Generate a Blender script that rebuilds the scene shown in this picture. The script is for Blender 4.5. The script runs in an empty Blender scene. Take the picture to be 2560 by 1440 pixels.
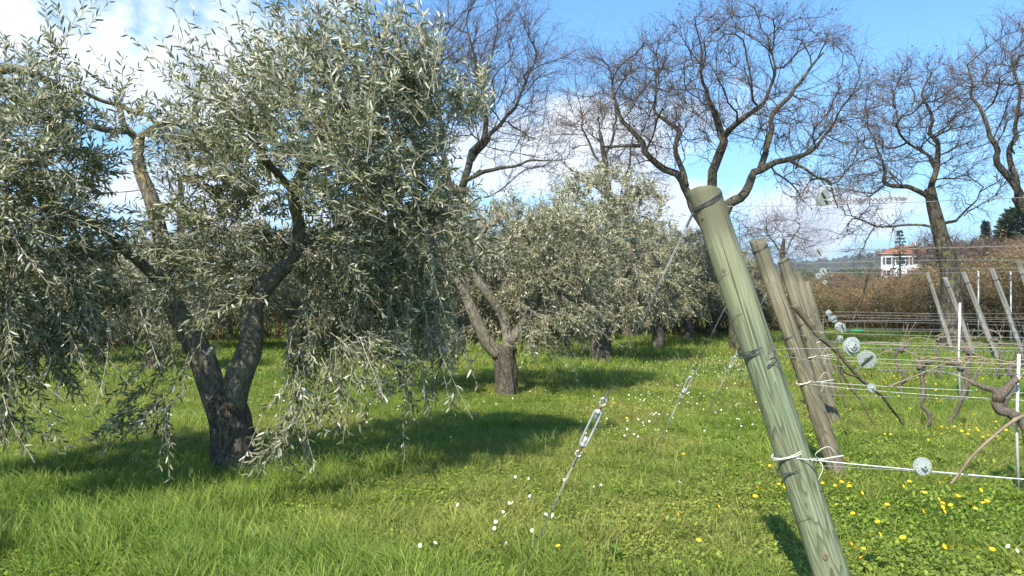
import bpy, math, random
import numpy as np
from mathutils import Vector, Matrix

R = math.radians
rs = np.random.RandomState(7)
random.seed(7)
F, HZ, EYE = 2000.0, 730.0, 1.5            # photo focal length (px), horizon row (px), eye height (m)
S = bpy.context.scene
COL = S.collection

# ---------------------------------------------------------------- camera
cd = bpy.data.cameras.new('camera'); cam = bpy.data.objects.new('camera', cd); COL.objects.link(cam)
cd.sensor_width = 36; cd.lens = 36 * F / 2560.0; cd.clip_start = 0.05; cd.clip_end = 9000
cam.location = (0, 0, EYE); cam.rotation_euler = (R(90) + math.atan(10 / F), 0, 0)
S.camera = cam

# ---------------------------------------------------------------- sky, sun, exposure
SUNV = Vector((-0.42, -0.80, 1.0)).normalized()
SUN_EL = math.asin(SUNV.z); SUN_AZ = math.atan2(SUNV.x, SUNV.y)
S.view_settings.view_transform = 'Standard'; S.view_settings.look = 'None'
S.view_settings.exposure = 1.12; S.view_settings.gamma = 1.0; S.view_settings.use_curve_mapping = False
S.cycles.max_bounces = 6; S.cycles.transparent_max_bounces = 8; S.cycles.diffuse_bounces = 3
S.cycles.glossy_bounces = 2; S.cycles.transmission_bounces = 3; S.cycles.volume_bounces = 0
w = bpy.data.worlds.new('World'); S.world = w; w.use_nodes = True


class NT:
    """small helper for writing node trees"""
    def __init__(s, tree): s.t = tree; tree.nodes.clear()
    def n(s, typ, **kw):
        nd = s.t.nodes.new(typ)
        for k, v in kw.items():
            if k == 'ins':
                for kk, vv in v.items():
                    if isinstance(vv, bpy.types.NodeSocket): s.t.links.new(vv, nd.inputs[kk])
                    else: nd.inputs[kk].default_value = vv
            else: setattr(nd, k, v)
        return nd
    def m(s, op, a, b=None, c=None, clamp=False):
        nd = s.n('ShaderNodeMath', operation=op); nd.use_clamp = clamp
        for i, v in enumerate((a, b, c)):
            if v is None: continue
            if isinstance(v, bpy.types.NodeSocket): s.t.links.new(v, nd.inputs[i])
            else: nd.inputs[i].default_value = v
        return nd.outputs[0]
    def vm(s, op, a, b=None):
        nd = s.n('ShaderNodeVectorMath', operation=op)
        for i, v in enumerate((a, b)):
            if v is None: continue
            if isinstance(v, bpy.types.NodeSocket): s.t.links.new(v, nd.inputs[i])
            else: nd.inputs[i].default_value = v
        return nd.outputs['Value'] if op in ('LENGTH', 'DISTANCE', 'DOT_PRODUCT') else nd.outputs[0]
    def mix(s, fac, a, b, blend='MIX'):
        nd = s.n('ShaderNodeMix', data_type='RGBA', blend_type=blend)
        for i, v in ((0, fac), (6, a), (7, b)):
            if isinstance(v, bpy.types.NodeSocket): s.t.links.new(v, nd.inputs[i])
            else: nd.inputs[i].default_value = v if i == 0 else (tuple(v) + (1,))[:4]
        return nd.outputs[2]
    def noise(s, vec, scale, detail=3, rough=0.55, dist=0.0, out=0):
        nd = s.n('ShaderNodeTexNoise'); nd.inputs['Scale'].default_value = scale; nd.inputs['Detail'].default_value = detail
        nd.inputs['Roughness'].default_value = rough; nd.inputs['Distortion'].default_value = dist
        if vec is not None: s.t.links.new(vec, nd.inputs['Vector'])
        return nd.outputs[out]
    def ramp(s, fac, stops, interp='LINEAR'):
        nd = s.n('ShaderNodeValToRGB'); cr = nd.color_ramp; cr.interpolation = interp
        while len(cr.elements) < len(stops): cr.elements.new(0.5)
        for e, (p, c) in zip(cr.elements, stops):
            e.position = p; e.color = (c, c, c, 1) if not hasattr(c, '__len__') else tuple(c) + (1,)
        s.t.links.new(fac, nd.inputs[0]); return nd.outputs[0]
    def mapr(s, v, a, b, c=0.0, d=1.0):
        nd = s.n('ShaderNodeMapRange', ins={0: v, 1: a, 2: b, 3: c, 4: d}); nd.interpolation_type = 'SMOOTHSTEP'; return nd.outputs[0]
    def scale(s, vec, sc):
        nd = s.n('ShaderNodeMapping'); nd.inputs['Scale'].default_value = sc; s.t.links.new(vec, nd.inputs['Vector']); return nd.outputs[0]


def build_world():
    N = NT(w.node_tree)
    sky = N.n('ShaderNodeTexSky', sky_type='NISHITA'); sky.sun_disc = False
    sky.sun_elevation = SUN_EL; sky.sun_rotation = SUN_AZ; sky.altitude = 200; sky.air_density = 1.2; sky.dust_density = 0.6; sky.ozone_density = 3.0
    tc = N.n('ShaderNodeTexCoord'); d = tc.outputs['Generated']
    sx = N.n('ShaderNodeSeparateXYZ', ins={0: d})
    zz = N.m('ADD', N.m('MAXIMUM', sx.outputs[2], 0.0), 0.16)
    pl = N.n('ShaderNodeCombineXYZ', ins={0: N.m('DIVIDE', sx.outputs[0], zz), 1: N.m('DIVIDE', sx.outputs[1], zz), 2: 0.3}).outputs[0]
    big = N.noise(pl, 0.9, 6, 0.58, 0.3)
    fine = N.noise(d, 9.0, 8, 0.62, 0.25)
    wisp = N.noise(N.scale(d, (1, 1, 2.2)), 4.0, 7, 0.6, 0.4)
    def blob(px, py, rx, ry, amp):
        c = Vector(((px - 1280) / F, 1, (HZ - py) / F)).normalized()
        off = N.vm('SUBTRACT', d, tuple(c)); sc = N.vm('MULTIPLY', off, (F / rx, F / rx, F / ry))
        L = N.vm('LENGTH', sc)
        return N.mapr(L, 1.25, 0.25, 0.0, amp)
    tot = None
    for b in [(300, 60, 620, 240, .62), (480, 230, 330, 130, .40), (60, 120, 380, 260, .45), (1430, 340, 480, 165, .56), (1250, 420, 300, 130, .40), (1640, 520, 330, 110, .60),
              (2030, 560, 300, 100, .62), (480, 480, 350, 120, .5), (1750, 300, 220, 70, .42), (850, 10, 160, 60, .35), (900, 560, 700, 90, .5), (1500, 620, 800, 70, .4),
              (-700, 200, 500, 300, .5), (3300, 330, 420, 160, .45)]:
        o = blob(*b); tot = o if tot is None else N.m('MAXIMUM', tot, o)
    cov = N.m('ADD', N.m('MULTIPLY', N.m('SUBTRACT', fine, 0.5), 1.5), N.m('MULTIPLY', N.m('SUBTRACT', wisp, 0.5), 1.1))
    cov = N.m('ADD', cov, tot)
    cov = N.m('ADD', cov, N.m('MULTIPLY', N.m('SUBTRACT', big, 0.56), 0.7))
    mask = N.mapr(cov, 0.14, 0.62)
    dens = N.mapr(cov, 0.35, 0.95)
    lum = N.noise(N.scale(d, (1, 1, 1.6)), 7.0, 5, 0.55, 0.2)
    shade = N.m('MULTIPLY', dens, N.mapr(lum, 0.40, 0.56))
    ccol = N.mix(shade, (5.3, 5.5, 5.8), (2.7, 3.05, 3.65))
    hzn = N.mapr(sx.outputs[2], 0.30, 0.0)
    skyc = N.mix(1.0, sky.outputs[0], (0.46, 0.74, 0.96), 'MULTIPLY')
    skyc = N.mix(N.m('MULTIPLY', hzn, 0.45), skyc, (2.3, 3.7, 5.8))
    col = N.mix(N.m('MULTIPLY', mask, 0.92), skyc, ccol)
    bg = N.n('ShaderNodeBackground', ins={'Color': col, 'Strength': 0.122})
    out = N.n('ShaderNodeOutputWorld', ins={0: bg.outputs[0]})


build_world()
ld = bpy.data.lights.new('sun', 'SUN'); ld.energy = 4.2; ld.angle = R(0.55); ld.color = (1.0, 0.94, 0.82)
sun = bpy.data.objects.new('sun', ld); COL.objects.link(sun)
sun.rotation_euler = SUNV.to_track_quat('Z', 'Y').to_euler(); sun.location = (-20, -38, 48)


# ---------------------------------------------------------------- numpy noise
def _hash(ix, iy, iz):
    h = (ix * 374761393 + iy * 668265263 + iz * 2147483647 + 1274126177) & 0xffffffff
    h = ((h ^ (h >> 13)) * 1274126177) & 0xffffffff
    h = ((h ^ (h >> 16)) * 2246822519) & 0xffffffff
    return ((h ^ (h >> 15)) & 0xffffff) / float(0xffffff)


def vnoise(p):
    p = np.asarray(p, float); i = np.floor(p).astype(np.int64); f = p - i; f = f * f * (3 - 2 * f)
    r = 0
    for dx in (0, 1):
        for dy in (0, 1):
            for dz in (0, 1):
                wgt = (f[..., 0] if dx else 1 - f[..., 0]) * (f[..., 1] if dy else 1 - f[..., 1]) * (f[..., 2] if dz else 1 - f[..., 2])
                r = r + wgt * _hash(i[..., 0] + dx, i[..., 1] + dy, i[..., 2] + dz)
    return r


def fbm(p, o=4):
    p = np.asarray(p, float); a, s, t = 0.5, 0, 0
    for k in range(o): s = s + a * vnoise(p * 2 ** k + 17.3 * k); t += a; a *= .55
    return s / t


def n2(x, y, sc, o=3, z=0.0):
    return fbm(np.stack([np.asarray(x, float) * sc, np.asarray(y, float) * sc, np.full(np.shape(x), z)], -1), o)


def sst(a, b, x):
    t = np.clip((x - a) / (b - a), 0, 1); return t * t * (3 - 2 * t)


def gz(x, y):
    """ground height"""
    x = np.asarray(x, float); y = np.asarray(y, float); r = np.hypot(x, y)
    a = np.where(y > 1, x / np.maximum(y, 1), np.where(x > 0, 1, -1))
    h = (n2(x, y, 0.55, 3) - 0.5) * 0.10 * sst(1.5, 5, r) + (n2(x, y, 0.06, 2, 5) - 0.5) * 0.5 * sst(14, 40, r)
    h = h + sst(38, 210, r) * sst(0.16, 0.72, a) * 6.2 * np.where(y > 0, 1, .4)
    ridge = np.interp(a, [-1.2, -.6, -.2, .1, .31, .385, .46, .55, .64, .8, 1.2], [95, 80, 62, 58, 50, 62, 76, 88, 98, 90, 70])
    ridge = ridge * (0.93 + .16 * n2(a * 7, a * 0, 1.0, 4, 2.0))
    h = h + .78 * ridge * (sst(600, 1500, r) - 0.45 * sst(1700, 3200, r))
    h = h + (n2(x, y, 0.004, 4, 9) - 0.5) * 22 * sst(250, 900, r)
    return h


def P(px, py, d):
    return np.array([(px - 1280) / F * d, d, EYE - (py - HZ) / F * d])


def G(px, py):
    d = EYE * F / max(py - HZ, 8); x = (px - 1280) / F * d
    for _ in range(5):
        g = float(gz(x, d)); d = (EYE - g) * F / max(py - HZ, 8); x = (px - 1280) / F * d
    return x, d, float(gz(x, d))


# ---------------------------------------------------------------- mesh helpers
def mesh_np(name, v, f, mat=None, smooth=True, attrs=None):
    """f is one (n,k) array, or a list of such arrays"""
    me = bpy.data.meshes.new(name)
    fl = [np.asarray(q, np.int32) for q in (f if isinstance(f, list) and not isinstance(f[0], tuple) else [f]) if len(q)]
    v = np.asarray(v, np.float32)
    me.vertices.add(len(v)); me.vertices.foreach_set('co', v.ravel())
    if fl:
        li = np.concatenate([q.ravel() for q in fl]); lt = np.concatenate([np.full(len(q), q.shape[1], np.int32) for q in fl])
        ls = np.concatenate([[0], np.cumsum(lt)[:-1]]).astype(np.int32)
        me.loops.add(len(li)); me.loops.foreach_set('vertex_index', li)
        me.polygons.add(len(lt)); me.polygons.foreach_set('loop_start', ls); me.polygons.foreach_set('loop_total', lt)
        me.polygons.foreach_set('use_smooth', np.full(len(lt), smooth))
    for k, a in (attrs or {}).items():
        at = me.attributes.new(k, 'FLOAT', 'POINT'); at.data.foreach_set('value', np.asarray(a, np.float32))
    me.update(calc_edges=True); me.validate()
    if mat: me.materials.append(mat)
    return me


def link(name, me, parent=None, loc=(0, 0, 0), rot=None, kind=None):
    o = bpy.data.objects.new(name, me); COL.objects.link(o); o.location = loc
    if rot is not None: o.rotation_euler = rot
    if parent: o.parent = parent
    if kind: o['kind'] = kind
    return o


def tag(o, label, cat, group=None, kind=None):
    o['label'] = label
    if cat: o['category'] = cat
    if group: o['group'] = group
    if kind: o['kind'] = kind
    return o


def thing(name, loc, label, cat, group=None, rot=None):
    o = bpy.data.objects.new(name, None); COL.objects.link(o); o.location = loc; o.empty_display_size = .2
    if rot is not None: o.rotation_euler = rot
    return tag(o, label, cat, group)


def dup(root, loc, rz, sc, label, group=None, cat=None):
    r = root.copy(); COL.objects.link(r); r.location = loc; r.rotation_euler = (0, 0, rz)
    r.scale = (sc, sc, sc) if not hasattr(sc, '__len__') else sc
    r['label'] = label
    if group: r['group'] = group
    if cat: r['category'] = cat
    for ch in list(root.children):
        c = ch.copy(); COL.objects.link(c); c.parent = r
        for g in ch.children:
            e = g.copy(); COL.objects.link(e); e.parent = c
    return r


def tubes(paths, sides=6, noise=None, caps=True):
    """paths: list of (pts (n,3), radii (n,)); returns verts, [quads, caps], along"""
    n = np.array([len(p[0]) for p in paths]); st = np.concatenate([[0], np.cumsum(n)[:-1]])
    pts = np.concatenate([np.asarray(p[0], float) for p in paths]); rad = np.concatenate([np.broadcast_to(np.asarray(p[1], float), (len(p[0]),)) for p in paths])
    T = len(pts); pid = np.repeat(np.arange(len(n)), n); idx = np.arange(T)
    nxt = np.minimum(idx + 1, (st + n - 1)[pid]); prv = np.maximum(idx - 1, st[pid])
    tan = pts[nxt] - pts[prv]; tan /= np.linalg.norm(tan, axis=1)[:, None] + 1e-9
    ov = pts[st + n - 1] - pts[st]; ax = np.argmin(np.abs(ov), axis=1); ref = np.eye(3)[ax][pid]
    u = np.cross(tan, ref); u /= np.linalg.norm(u, axis=1)[:, None] + 1e-9; v = np.cross(tan, u)
    ang = np.arange(sides) * 2 * np.pi / sides
    rr = rad[:, None] * np.ones(sides)
    if noise: rr = rr * noise(pts, ang)
    V = pts[:, None] + rr[..., None] * (np.cos(ang)[None, :, None] * u[:, None] + np.sin(ang)[None, :, None] * v[:, None])
    a = idx[(idx != (st + n - 1)[pid])]; k = np.arange(sides); k2 = (k + 1) % sides
    Q = np.stack([a[:, None] * sides + k, a[:, None] * sides + k2, (a[:, None] + 1) * sides + k2, (a[:, None] + 1) * sides + k], -1).reshape(-1, 4)
    fs = [Q]
    if caps and sides > 3:
        fs.append(np.concatenate([(st[:, None] * sides + k[::-1]), ((st + n - 1)[:, None] * sides + k)]))
    return V.reshape(-1, 3), fs


def spline(pts, rad, n):
    """Catmull-Rom through pts"""
    p = np.asarray(pts, float); r = np.asarray(rad, float); m = len(p)
    P_ = np.vstack([2 * p[0] - p[1], p, 2 * p[-1] - p[-2]]); t = np.linspace(0, m - 1 - 1e-6, n); i = t.astype(int); f = (t - i)[:, None]
    a, b, c, d = P_[i], P_[i + 1], P_[i + 2], P_[i + 3]
    q = 0.5 * (2 * b + (c - a) * f + (2 * a - 5 * b + 4 * c - d) * f ** 2 + (3 * b - a - 3 * c + d) * f ** 3)
    return q, np.interp(t, np.arange(m), r)


def box(v, f, c, s, rz=0.0):
    """append a box to the python lists v, f"""
    b = len(v); ca, sa = math.cos(rz), math.sin(rz)
    for dz in (-1, 1):
        for dx, dy in ((-1, -1), (1, -1), (1, 1), (-1, 1)):
            x, y = dx * s[0] / 2, dy * s[1] / 2
            v.append((c[0] + x * ca - y * sa, c[1] + x * sa + y * ca, c[2] + dz * s[2] / 2))
    f += [tuple(b + k for k in q) for q in ((3, 2, 1, 0), (4, 5, 6, 7), (0, 1, 5, 4), (1, 2, 6, 5), (2, 3, 7, 6), (3, 0, 4, 7))]


# ---------------------------------------------------------------- materials
def material(name):
    m = bpy.data.materials.new(name); m.use_nodes = True; return m, NT(m.node_tree)


def finish(N, col, rough=0.8, bump=None, bstr=0.3, bdist=0.01, spec=0.3, trans=None, metal=0.0, tfac=0.35):
    ins = {'Roughness': rough, 'Specular IOR Level': spec, 'Metallic': metal}
    p = N.n('ShaderNodeBsdfPrincipled', ins=ins)
    if isinstance(col, bpy.types.NodeSocket): N.t.links.new(col, p.inputs['Base Color'])
    else: p.inputs['Base Color'].default_value = tuple(col) + (1,)
    if bump is not None:
        b = N.n('ShaderNodeBump', ins={'Strength': bstr, 'Distance': bdist, 'Height': bump}); N.t.links.new(b.outputs[0], p.inputs['Normal'])
    sh = p.outputs[0]
    if trans is not None:
        t = N.n('ShaderNodeBsdfTranslucent')
        if isinstance(trans, bpy.types.NodeSocket): N.t.links.new(trans, t.inputs[0])
        else: t.inputs[0].default_value = tuple(trans) + (1,)
        sh = N.n('ShaderNodeMixShader', ins={0: tfac, 1: sh, 2: t.outputs[0]}).outputs[0]
    N.n('ShaderNodeOutputMaterial', ins={0: sh})


def attr(N, name, typ='GEOMETRY'):
    a = N.n('ShaderNodeAttribute', attribute_name=name, attribute_type=typ); return a.outputs['Fac']


def simple(name, col, rough=.7, spec=.3, metal=0, nscale=30, var=.25, bstr=.15):
    m, N = material(name); tc = N.n('ShaderNodeTexCoord').outputs['Object']
    nz = N.noise(tc, nscale, 4, .6)
    c = N.mix(N.mapr(nz, .3, .7), tuple(x * (1 - var) for x in col), tuple(min(1, x * (1 + var)) for x in col))
    finish(N, c, rough, nz, bstr, .004, spec, metal=metal); return m


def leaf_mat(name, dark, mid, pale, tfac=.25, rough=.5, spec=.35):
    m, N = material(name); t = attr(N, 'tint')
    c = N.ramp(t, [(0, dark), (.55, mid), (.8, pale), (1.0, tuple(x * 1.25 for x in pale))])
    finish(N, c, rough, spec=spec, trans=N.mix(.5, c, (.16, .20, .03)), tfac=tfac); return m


def grass_mat(name, lush, dry, tipc, tfac=.4):
    """lush/dry colours mixed by a per-instance tint"""
    m, N = material(name)
    t = attr(N, 'tint', 'INSTANCER'); h = attr(N, 'hgt')
    rnd = N.n('ShaderNodeObjectInfo').outputs['Random']; lr = attr(N, 'lrnd')
    c = N.mix(t, lush, dry)
    c = N.mix(N.mapr(h, .2, 1.0, 0, .45), c, tipc)
    v = N.m('ADD', N.m('MULTIPLY', rnd, .5), N.m('MULTIPLY', lr, .65))
    c = N.mix(1.0, c, N.ramp(v, [(0, (.42, .48, .40)), (.5, (1, 1, 1)), (1, (1.55, 1.38, 1.15))]), 'MULTIPLY')
    finish(N, c, .55, spec=.25, trans=N.mix(.4, c, (.30, .38, .03)), tfac=tfac); return m


def bark_mat(name, a, b, scale=(9, 9, 2.2), moss=None, mossfac=0.0, lichen=None, bstr=1.0, bdist=.02):
    m, N = material(name); tc = N.n('ShaderNodeTexCoord').outputs['Object']
    q = N.scale(tc, scale); n1 = N.noise(q, 4.0, 6, .65, .6)
    vo = N.n('ShaderNodeTexVoronoi', feature='DISTANCE_TO_EDGE', ins={'Vector': N.vm('ADD', q, N.vm('MULTIPLY', N.noise(q, 2.5, 4, out=1), (1.6, 1.6, 1.6))), 'Scale': 2.4}).outputs[0]
    h = N.m('ADD', N.m('MULTIPLY', N.mapr(vo, 0, .3), .22), N.m('MULTIPLY', N.m('ADD', n1, N.m('MULTIPLY', N.noise(q, 11.0, 5, .7, 1.0), .6)), .62))
    c = N.mix(N.mapr(h, .35, .78), a, b)
    if moss: c = N.mix(N.mapr(N.noise(tc, 5, 4, .6), .52, .70, 0, mossfac), c, moss)
    if lichen: c = N.mix(N.m('MULTIPLY', N.mapr(N.noise(tc, 7, 5, .7), .56, .62, 0, .75), N.mapr(N.n('ShaderNodeSeparateXYZ', ins={0: tc}).outputs[2], 1.7, 2.5, .08, 1)), c, lichen)
    finish(N, c, .92, h, bstr, bdist, .15); return m


def wood_mat(name, pale, dark, grey, seed, greenness, tz=2.3):
    """pressure-treated round pole: long cathedral grain, knots, end weathering; object Z runs along the pole"""
    m, N = material(name); tc = N.n('ShaderNodeTexCoord').outputs['Object']
    off = N.vm('ADD', tc, (seed, seed * .7, seed * 1.3))
    vor = N.n('ShaderNodeTexVoronoi', ins={'Vector': N.scale(off, (7.5, 7.5, 4.0)), 'Scale': 1.0, 'Randomness': 1.0})
    kd = vor.outputs['Distance']
    kn = N.mapr(kd, .20, .05)
    warp = N.noise(N.scale(off, (11, 11, .55)), 1.0, 2, .4)
    gx = N.n('ShaderNodeSeparateXYZ', ins={0: off})
    ring = N.m('ADD', N.m('MULTIPLY', warp, 15.0), N.m('MULTIPLY', gx.outputs[2], 3.5))
    ring = N.m('ADD', ring, N.m('MULTIPLY', N.mapr(kd, .40, .0), 2.0))
    ring = N.m('ADD', ring, N.m('MULTIPLY', N.noise(N.scale(off, (60, 60, 3)), 1.0, 3), .5))
    fr = N.m('FRACT', ring)
    grain = N.m('MULTIPLY', N.mapr(fr, .45, .92), N.mapr(fr, 1.0, .95))
    fib = N.noise(N.scale(off, (120, 120, 2.5)), 1.0, 4, .7)
    blotch = N.noise(N.scale(off, (7, 7, 3)), 1.0, 4, .6)
    c = N.mix(N.mapr(blotch, .35, .68), pale, grey)
    c = N.mix(N.m('MULTIPLY', grain, N.mapr(blotch, .25, .6, .65, .95)), c, dark)
    c = N.mix(N.m('MULTIPLY', N.mapr(fib, .44, .64), .6), c, tuple(x * .6 for x in dark))
    c = N.mix(N.m('MULTIPLY', kn, .95), c, tuple(x * .45 for x in dark))
    c = N.mix(1.0, c, N.ramp(N.noise(N.scale(off, (18, 18, 1.6)), 1.0, 5, .65), [(.3, (.72, .72, .70)), (.5, (1, 1, 1)), (.7, (1.2, 1.18, 1.15))]), 'MULTIPLY')
    c = N.mix(N.mapr(kd, .16, .11, 0, .0), c, dark)
    top = N.m('ADD', gx.outputs[2], N.m('MULTIPLY', blotch, .12))
    c = N.mix(N.mapr(N.m('ADD', gx.outputs[2], N.m('MULTIPLY', blotch, .9)), seed * 1.3 + tz - .35, seed * 1.3 + tz + .2, 0, .6), c, grey)
    stain = N.noise(N.scale(off, (14, 14, .7)), 1.0, 3, .6)
    c = N.mix(N.mapr(stain, .54, .66, 0, .45), c, tuple(x * .75 for x in dark))
    c = N.mix(N.mapr(top, seed * 1.3 + tz - .08, seed * 1.3 + tz + .07, 0, .8), c, (.12, .11, .07))
    crack = N.m('MULTIPLY', N.mapr(N.noise(N.scale(off, (30, 30, .7)), 1.0, 2, .5, .6), .63, .66), .75)
    c = N.mix(crack, c, (.05, .05, .035))
    hgt = N.m('SUBTRACT', N.m('ADD', N.m('MULTIPLY', grain, -.3), N.m('MULTIPLY', fib, .4)), crack)
    finish(N, c, .8, hgt, .5, .004, .25); return m


M = {}
M['olive_leaf'] = leaf_mat('olive_leaf', (.09, .098, .048), (.305, .305, .175), (.64, .64, .50), .36, .5, .3)
M['olive_leaf_far'] = leaf_mat('olive_leaf_far', (.12, .118, .058), (.285, .275, .155), (.48, .465, .33), .16, .5, .35)
M['olive_twig'] = simple('olive_twig', (.42, .37, .28), .8)
M['olive_bark'] = bark_mat('olive_bark', (.035, .03, .022), (.20, .17, .125), (10, 10, 3.0), bstr=1.0, bdist=.03)
M['olive_limb'] = bark_mat('olive_limb', (.07, .06, .045), (.26, .235, .18), (9, 9, 3), moss=(.10, .11, .04), mossfac=.5, lichen=(.42, .31, .07), bdist=.012)
M['oak_bark'] = bark_mat('oak_bark', (.03, .026, .021), (.14, .12, .092), (2.2, 2.2, .9), moss=(.16, .17, .07), mossfac=.8, bdist=.06)
M['oak_twig'] = simple('oak_twig', (.13, .098, .085), .9, .15, nscale=3, var=.3)
M['dead_leaf'] = leaf_mat('dead_leaf', (.07, .03, .018), (.17, .085, .04), (.26, .14, .06), .2, .8, .1)
M['bramble_leaf'] = leaf_mat('bramble_leaf', (.13, .075, .035), (.27, .165, .075), (.33, .31, .12), .3, .7, .2)
M['green_leaf'] = leaf_mat('green_leaf', (.05, .06, .022), (.12, .135, .055), (.22, .22, .10), .25, .6, .3)
M['scrub_stem'] = simple('scrub_stem', (.25, .175, .105), .9, .1, nscale=4)
M['pine_leaf'] = leaf_mat('pine_leaf', (.010, .022, .012), (.024, .045, .020), (.06, .085, .035), .1, .6, .3)
M['vine_bark'] = bark_mat('vine_bark', (.05, .04, .03), (.24, .20, .155), (30, 30, 6), bstr=1, bdist=.01)
M['cane'] = simple('cane', (.24, .18, .13), .6, .3, nscale=12)
M['stick'] = simple('stick', (.11, .09, .06), .85, .2, nscale=10, var=.4)
M['wire'] = simple('wire', (.22, .23, .23), .45, .5, .7, 60, .2, .05)
M['dark_wire'] = simple('dark_wire', (.10, .10, .10), .5, .5, .6, 60, .2, .05)
M['twine'] = simple('twine', (.62, .60, .50), .7, .2, 0, 300, .12, .3)
M['cord'] = simple('cord', (.58, .59, .55), .5, .4, 0, 100, .08, .1)
M['galv'] = simple('galvanised_steel', (.50, .52, .51), .42, .5, .55, 45, .22, .1)
M['disc'] = simple('grey_painted_disc', (.36, .40, .37), .6, .3, 0, 60, .10, .1)
M['rust'] = simple('rust', (.22, .085, .035), .85, .2, .1, 120, .4, .3)
M['stake'] = simple('white_stake', (.56, .57, .54), .5, .4, .1, 15, .12, .05)
M['old_post'] = wood_mat('old_post', (.30, .29, .26), (.13, .12, .105), (.23, .22, .19), 9.1, 0)
M['post_green'] = wood_mat('post_green', (.215, .26, .160), (.10, .11, .06), (.235, .24, .145), 2.3, 1, 2.25)
M['post_brown'] = wood_mat('post_brown', (.20, .18, .115), (.075, .062, .038), (.255, .225, .15), 5.7, .4, 2.16)
M['knot'] = simple('wood_knot', (.15, .125, .075), .8, .2, 0, 160, .45, .4)
M['petal_w'] = simple('petal_white', (.80, .80, .78), .6, .2, nscale=5, var=.05)
M['petal_y'] = simple('petal_yellow', (.85, .52, .012), .5, .3, nscale=5, var=.1)
M['stem'] = simple('stem_green', (.09, .14, .03), .6, .2)
M['plaster'] = simple('white_plaster', (.74, .73, .69), .9, .1, nscale=.6, var=.06)
M['shutter'] = simple('shutter_brown', (.10, .085, .065), .7)
M['glass'] = simple('window_glass', (.03, .035, .04), .15, .6, nscale=1)
M['tile'] = simple('roof_tile', (.46, .17, .09), .85, .15, nscale=1.2, var=.3)
M['tape'] = simple('green_tape', (.03, .30, .17), .5)


# ---------------------------------------------------------------- ground
def ground():
    na, nr = 288, 230
    an = np.linspace(0, 2 * np.pi, na, endpoint=False); rr = np.concatenate([[0.05], np.geomspace(.5, 4200, nr - 1)])
    A, RR = np.meshgrid(an, rr); X = RR * np.sin(A); Y = RR * np.cos(A); Z = gz(X, Y)
    i = np.arange(nr - 1)[:, None]; j = np.arange(na)[None]; j2 = (j + 1) % na
    Q = np.stack([i * na + j, (i + 1) * na + j, (i + 1) * na + j2, i * na + j2], -1).reshape(-1, 4)
    m, N = material('meadow_ground'); g = N.n('ShaderNodeNewGeometry').outputs['Position']
    a = N.noise(g, .9, 6, .6); b = N.noise(g, 14, 5, .65); c0 = N.noise(g, .02, 6, .6)
    near = N.mix(N.mapr(a, .35, .65), (.12, .165, .04), (.185, .20, .07))
    near = N.mix(N.mapr(b, .58, .72, 0, .7), near, (.15, .12, .07))
    woods = N.mix(N.mapr(c0, .38, .62), (.075, .065, .042), (.05, .065, .035))
    woods = N.mix(N.mapr(N.noise(g, .05, 4, .7), .55, .70, 0, .7), woods, (.12, .12, .055))
    L = N.vm('LENGTH', g)
    c = N.mix(N.mapr(N.m('ADD', L, N.m('MULTIPLY', N.m('SUBTRACT', a, .5), 14)), 45, 80), near, woods)
    hh = N.m('ADD', N.m('MULTIPLY', b, .5), a)
    finish(N, c, .95, hh, .6, .03, .1)
    o = link('ground', mesh_np('ground', np.stack([X, Y, Z], -1).reshape(-1, 3), Q, m), kind='structure')
    o['label'] = 'grassy meadow ground of the olive grove rising to wooded hills'


ground()


# ---------------------------------------------------------------- scattering of things nobody could count
def gn_group():
    ng = bpy.data.node_groups.new('scatter', 'GeometryNodeTree')
    ng.interface.new_socket('Geometry', in_out='INPUT', socket_type='NodeSocketGeometry')
    ng.interface.new_socket('Source', in_out='INPUT', socket_type='NodeSocketCollection')
    ng.interface.new_socket('Geometry', in_out='OUTPUT', socket_type='NodeSocketGeometry')
    nd, lk = ng.nodes, ng.links
    gi = nd.new('NodeGroupInput'); go = nd.new('NodeGroupOutput')
    ci = nd.new('GeometryNodeCollectionInfo'); ci.inputs['Separate Children'].default_value = True; ci.inputs['Reset Children'].default_value = True
    ip = nd.new('GeometryNodeInstanceOnPoints'); ip.inputs['Pick Instance'].default_value = True
    def na(n, t):
        a = nd.new('GeometryNodeInputNamedAttribute'); a.data_type = t; a.inputs['Name'].default_value = n; return a.outputs[0]
    e2r = nd.new('FunctionNodeEulerToRotation')
    lk.new(gi.outputs[1], ci.inputs['Collection']); lk.new(gi.outputs[0], ip.inputs['Points']); lk.new(ci.outputs[0], ip.inputs['Instance'])
    lk.new(na('idx', 'INT'), ip.inputs['Instance Index']); lk.new(na('rot', 'FLOAT_VECTOR'), e2r.inputs[0]); lk.new(e2r.outputs[0], ip.inputs['Rotation'])
    lk.new(na('scl', 'FLOAT'), ip.inputs['Scale']); lk.new(ip.outputs[0], go.inputs[0])
    return ng


NG = gn_group()


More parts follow.
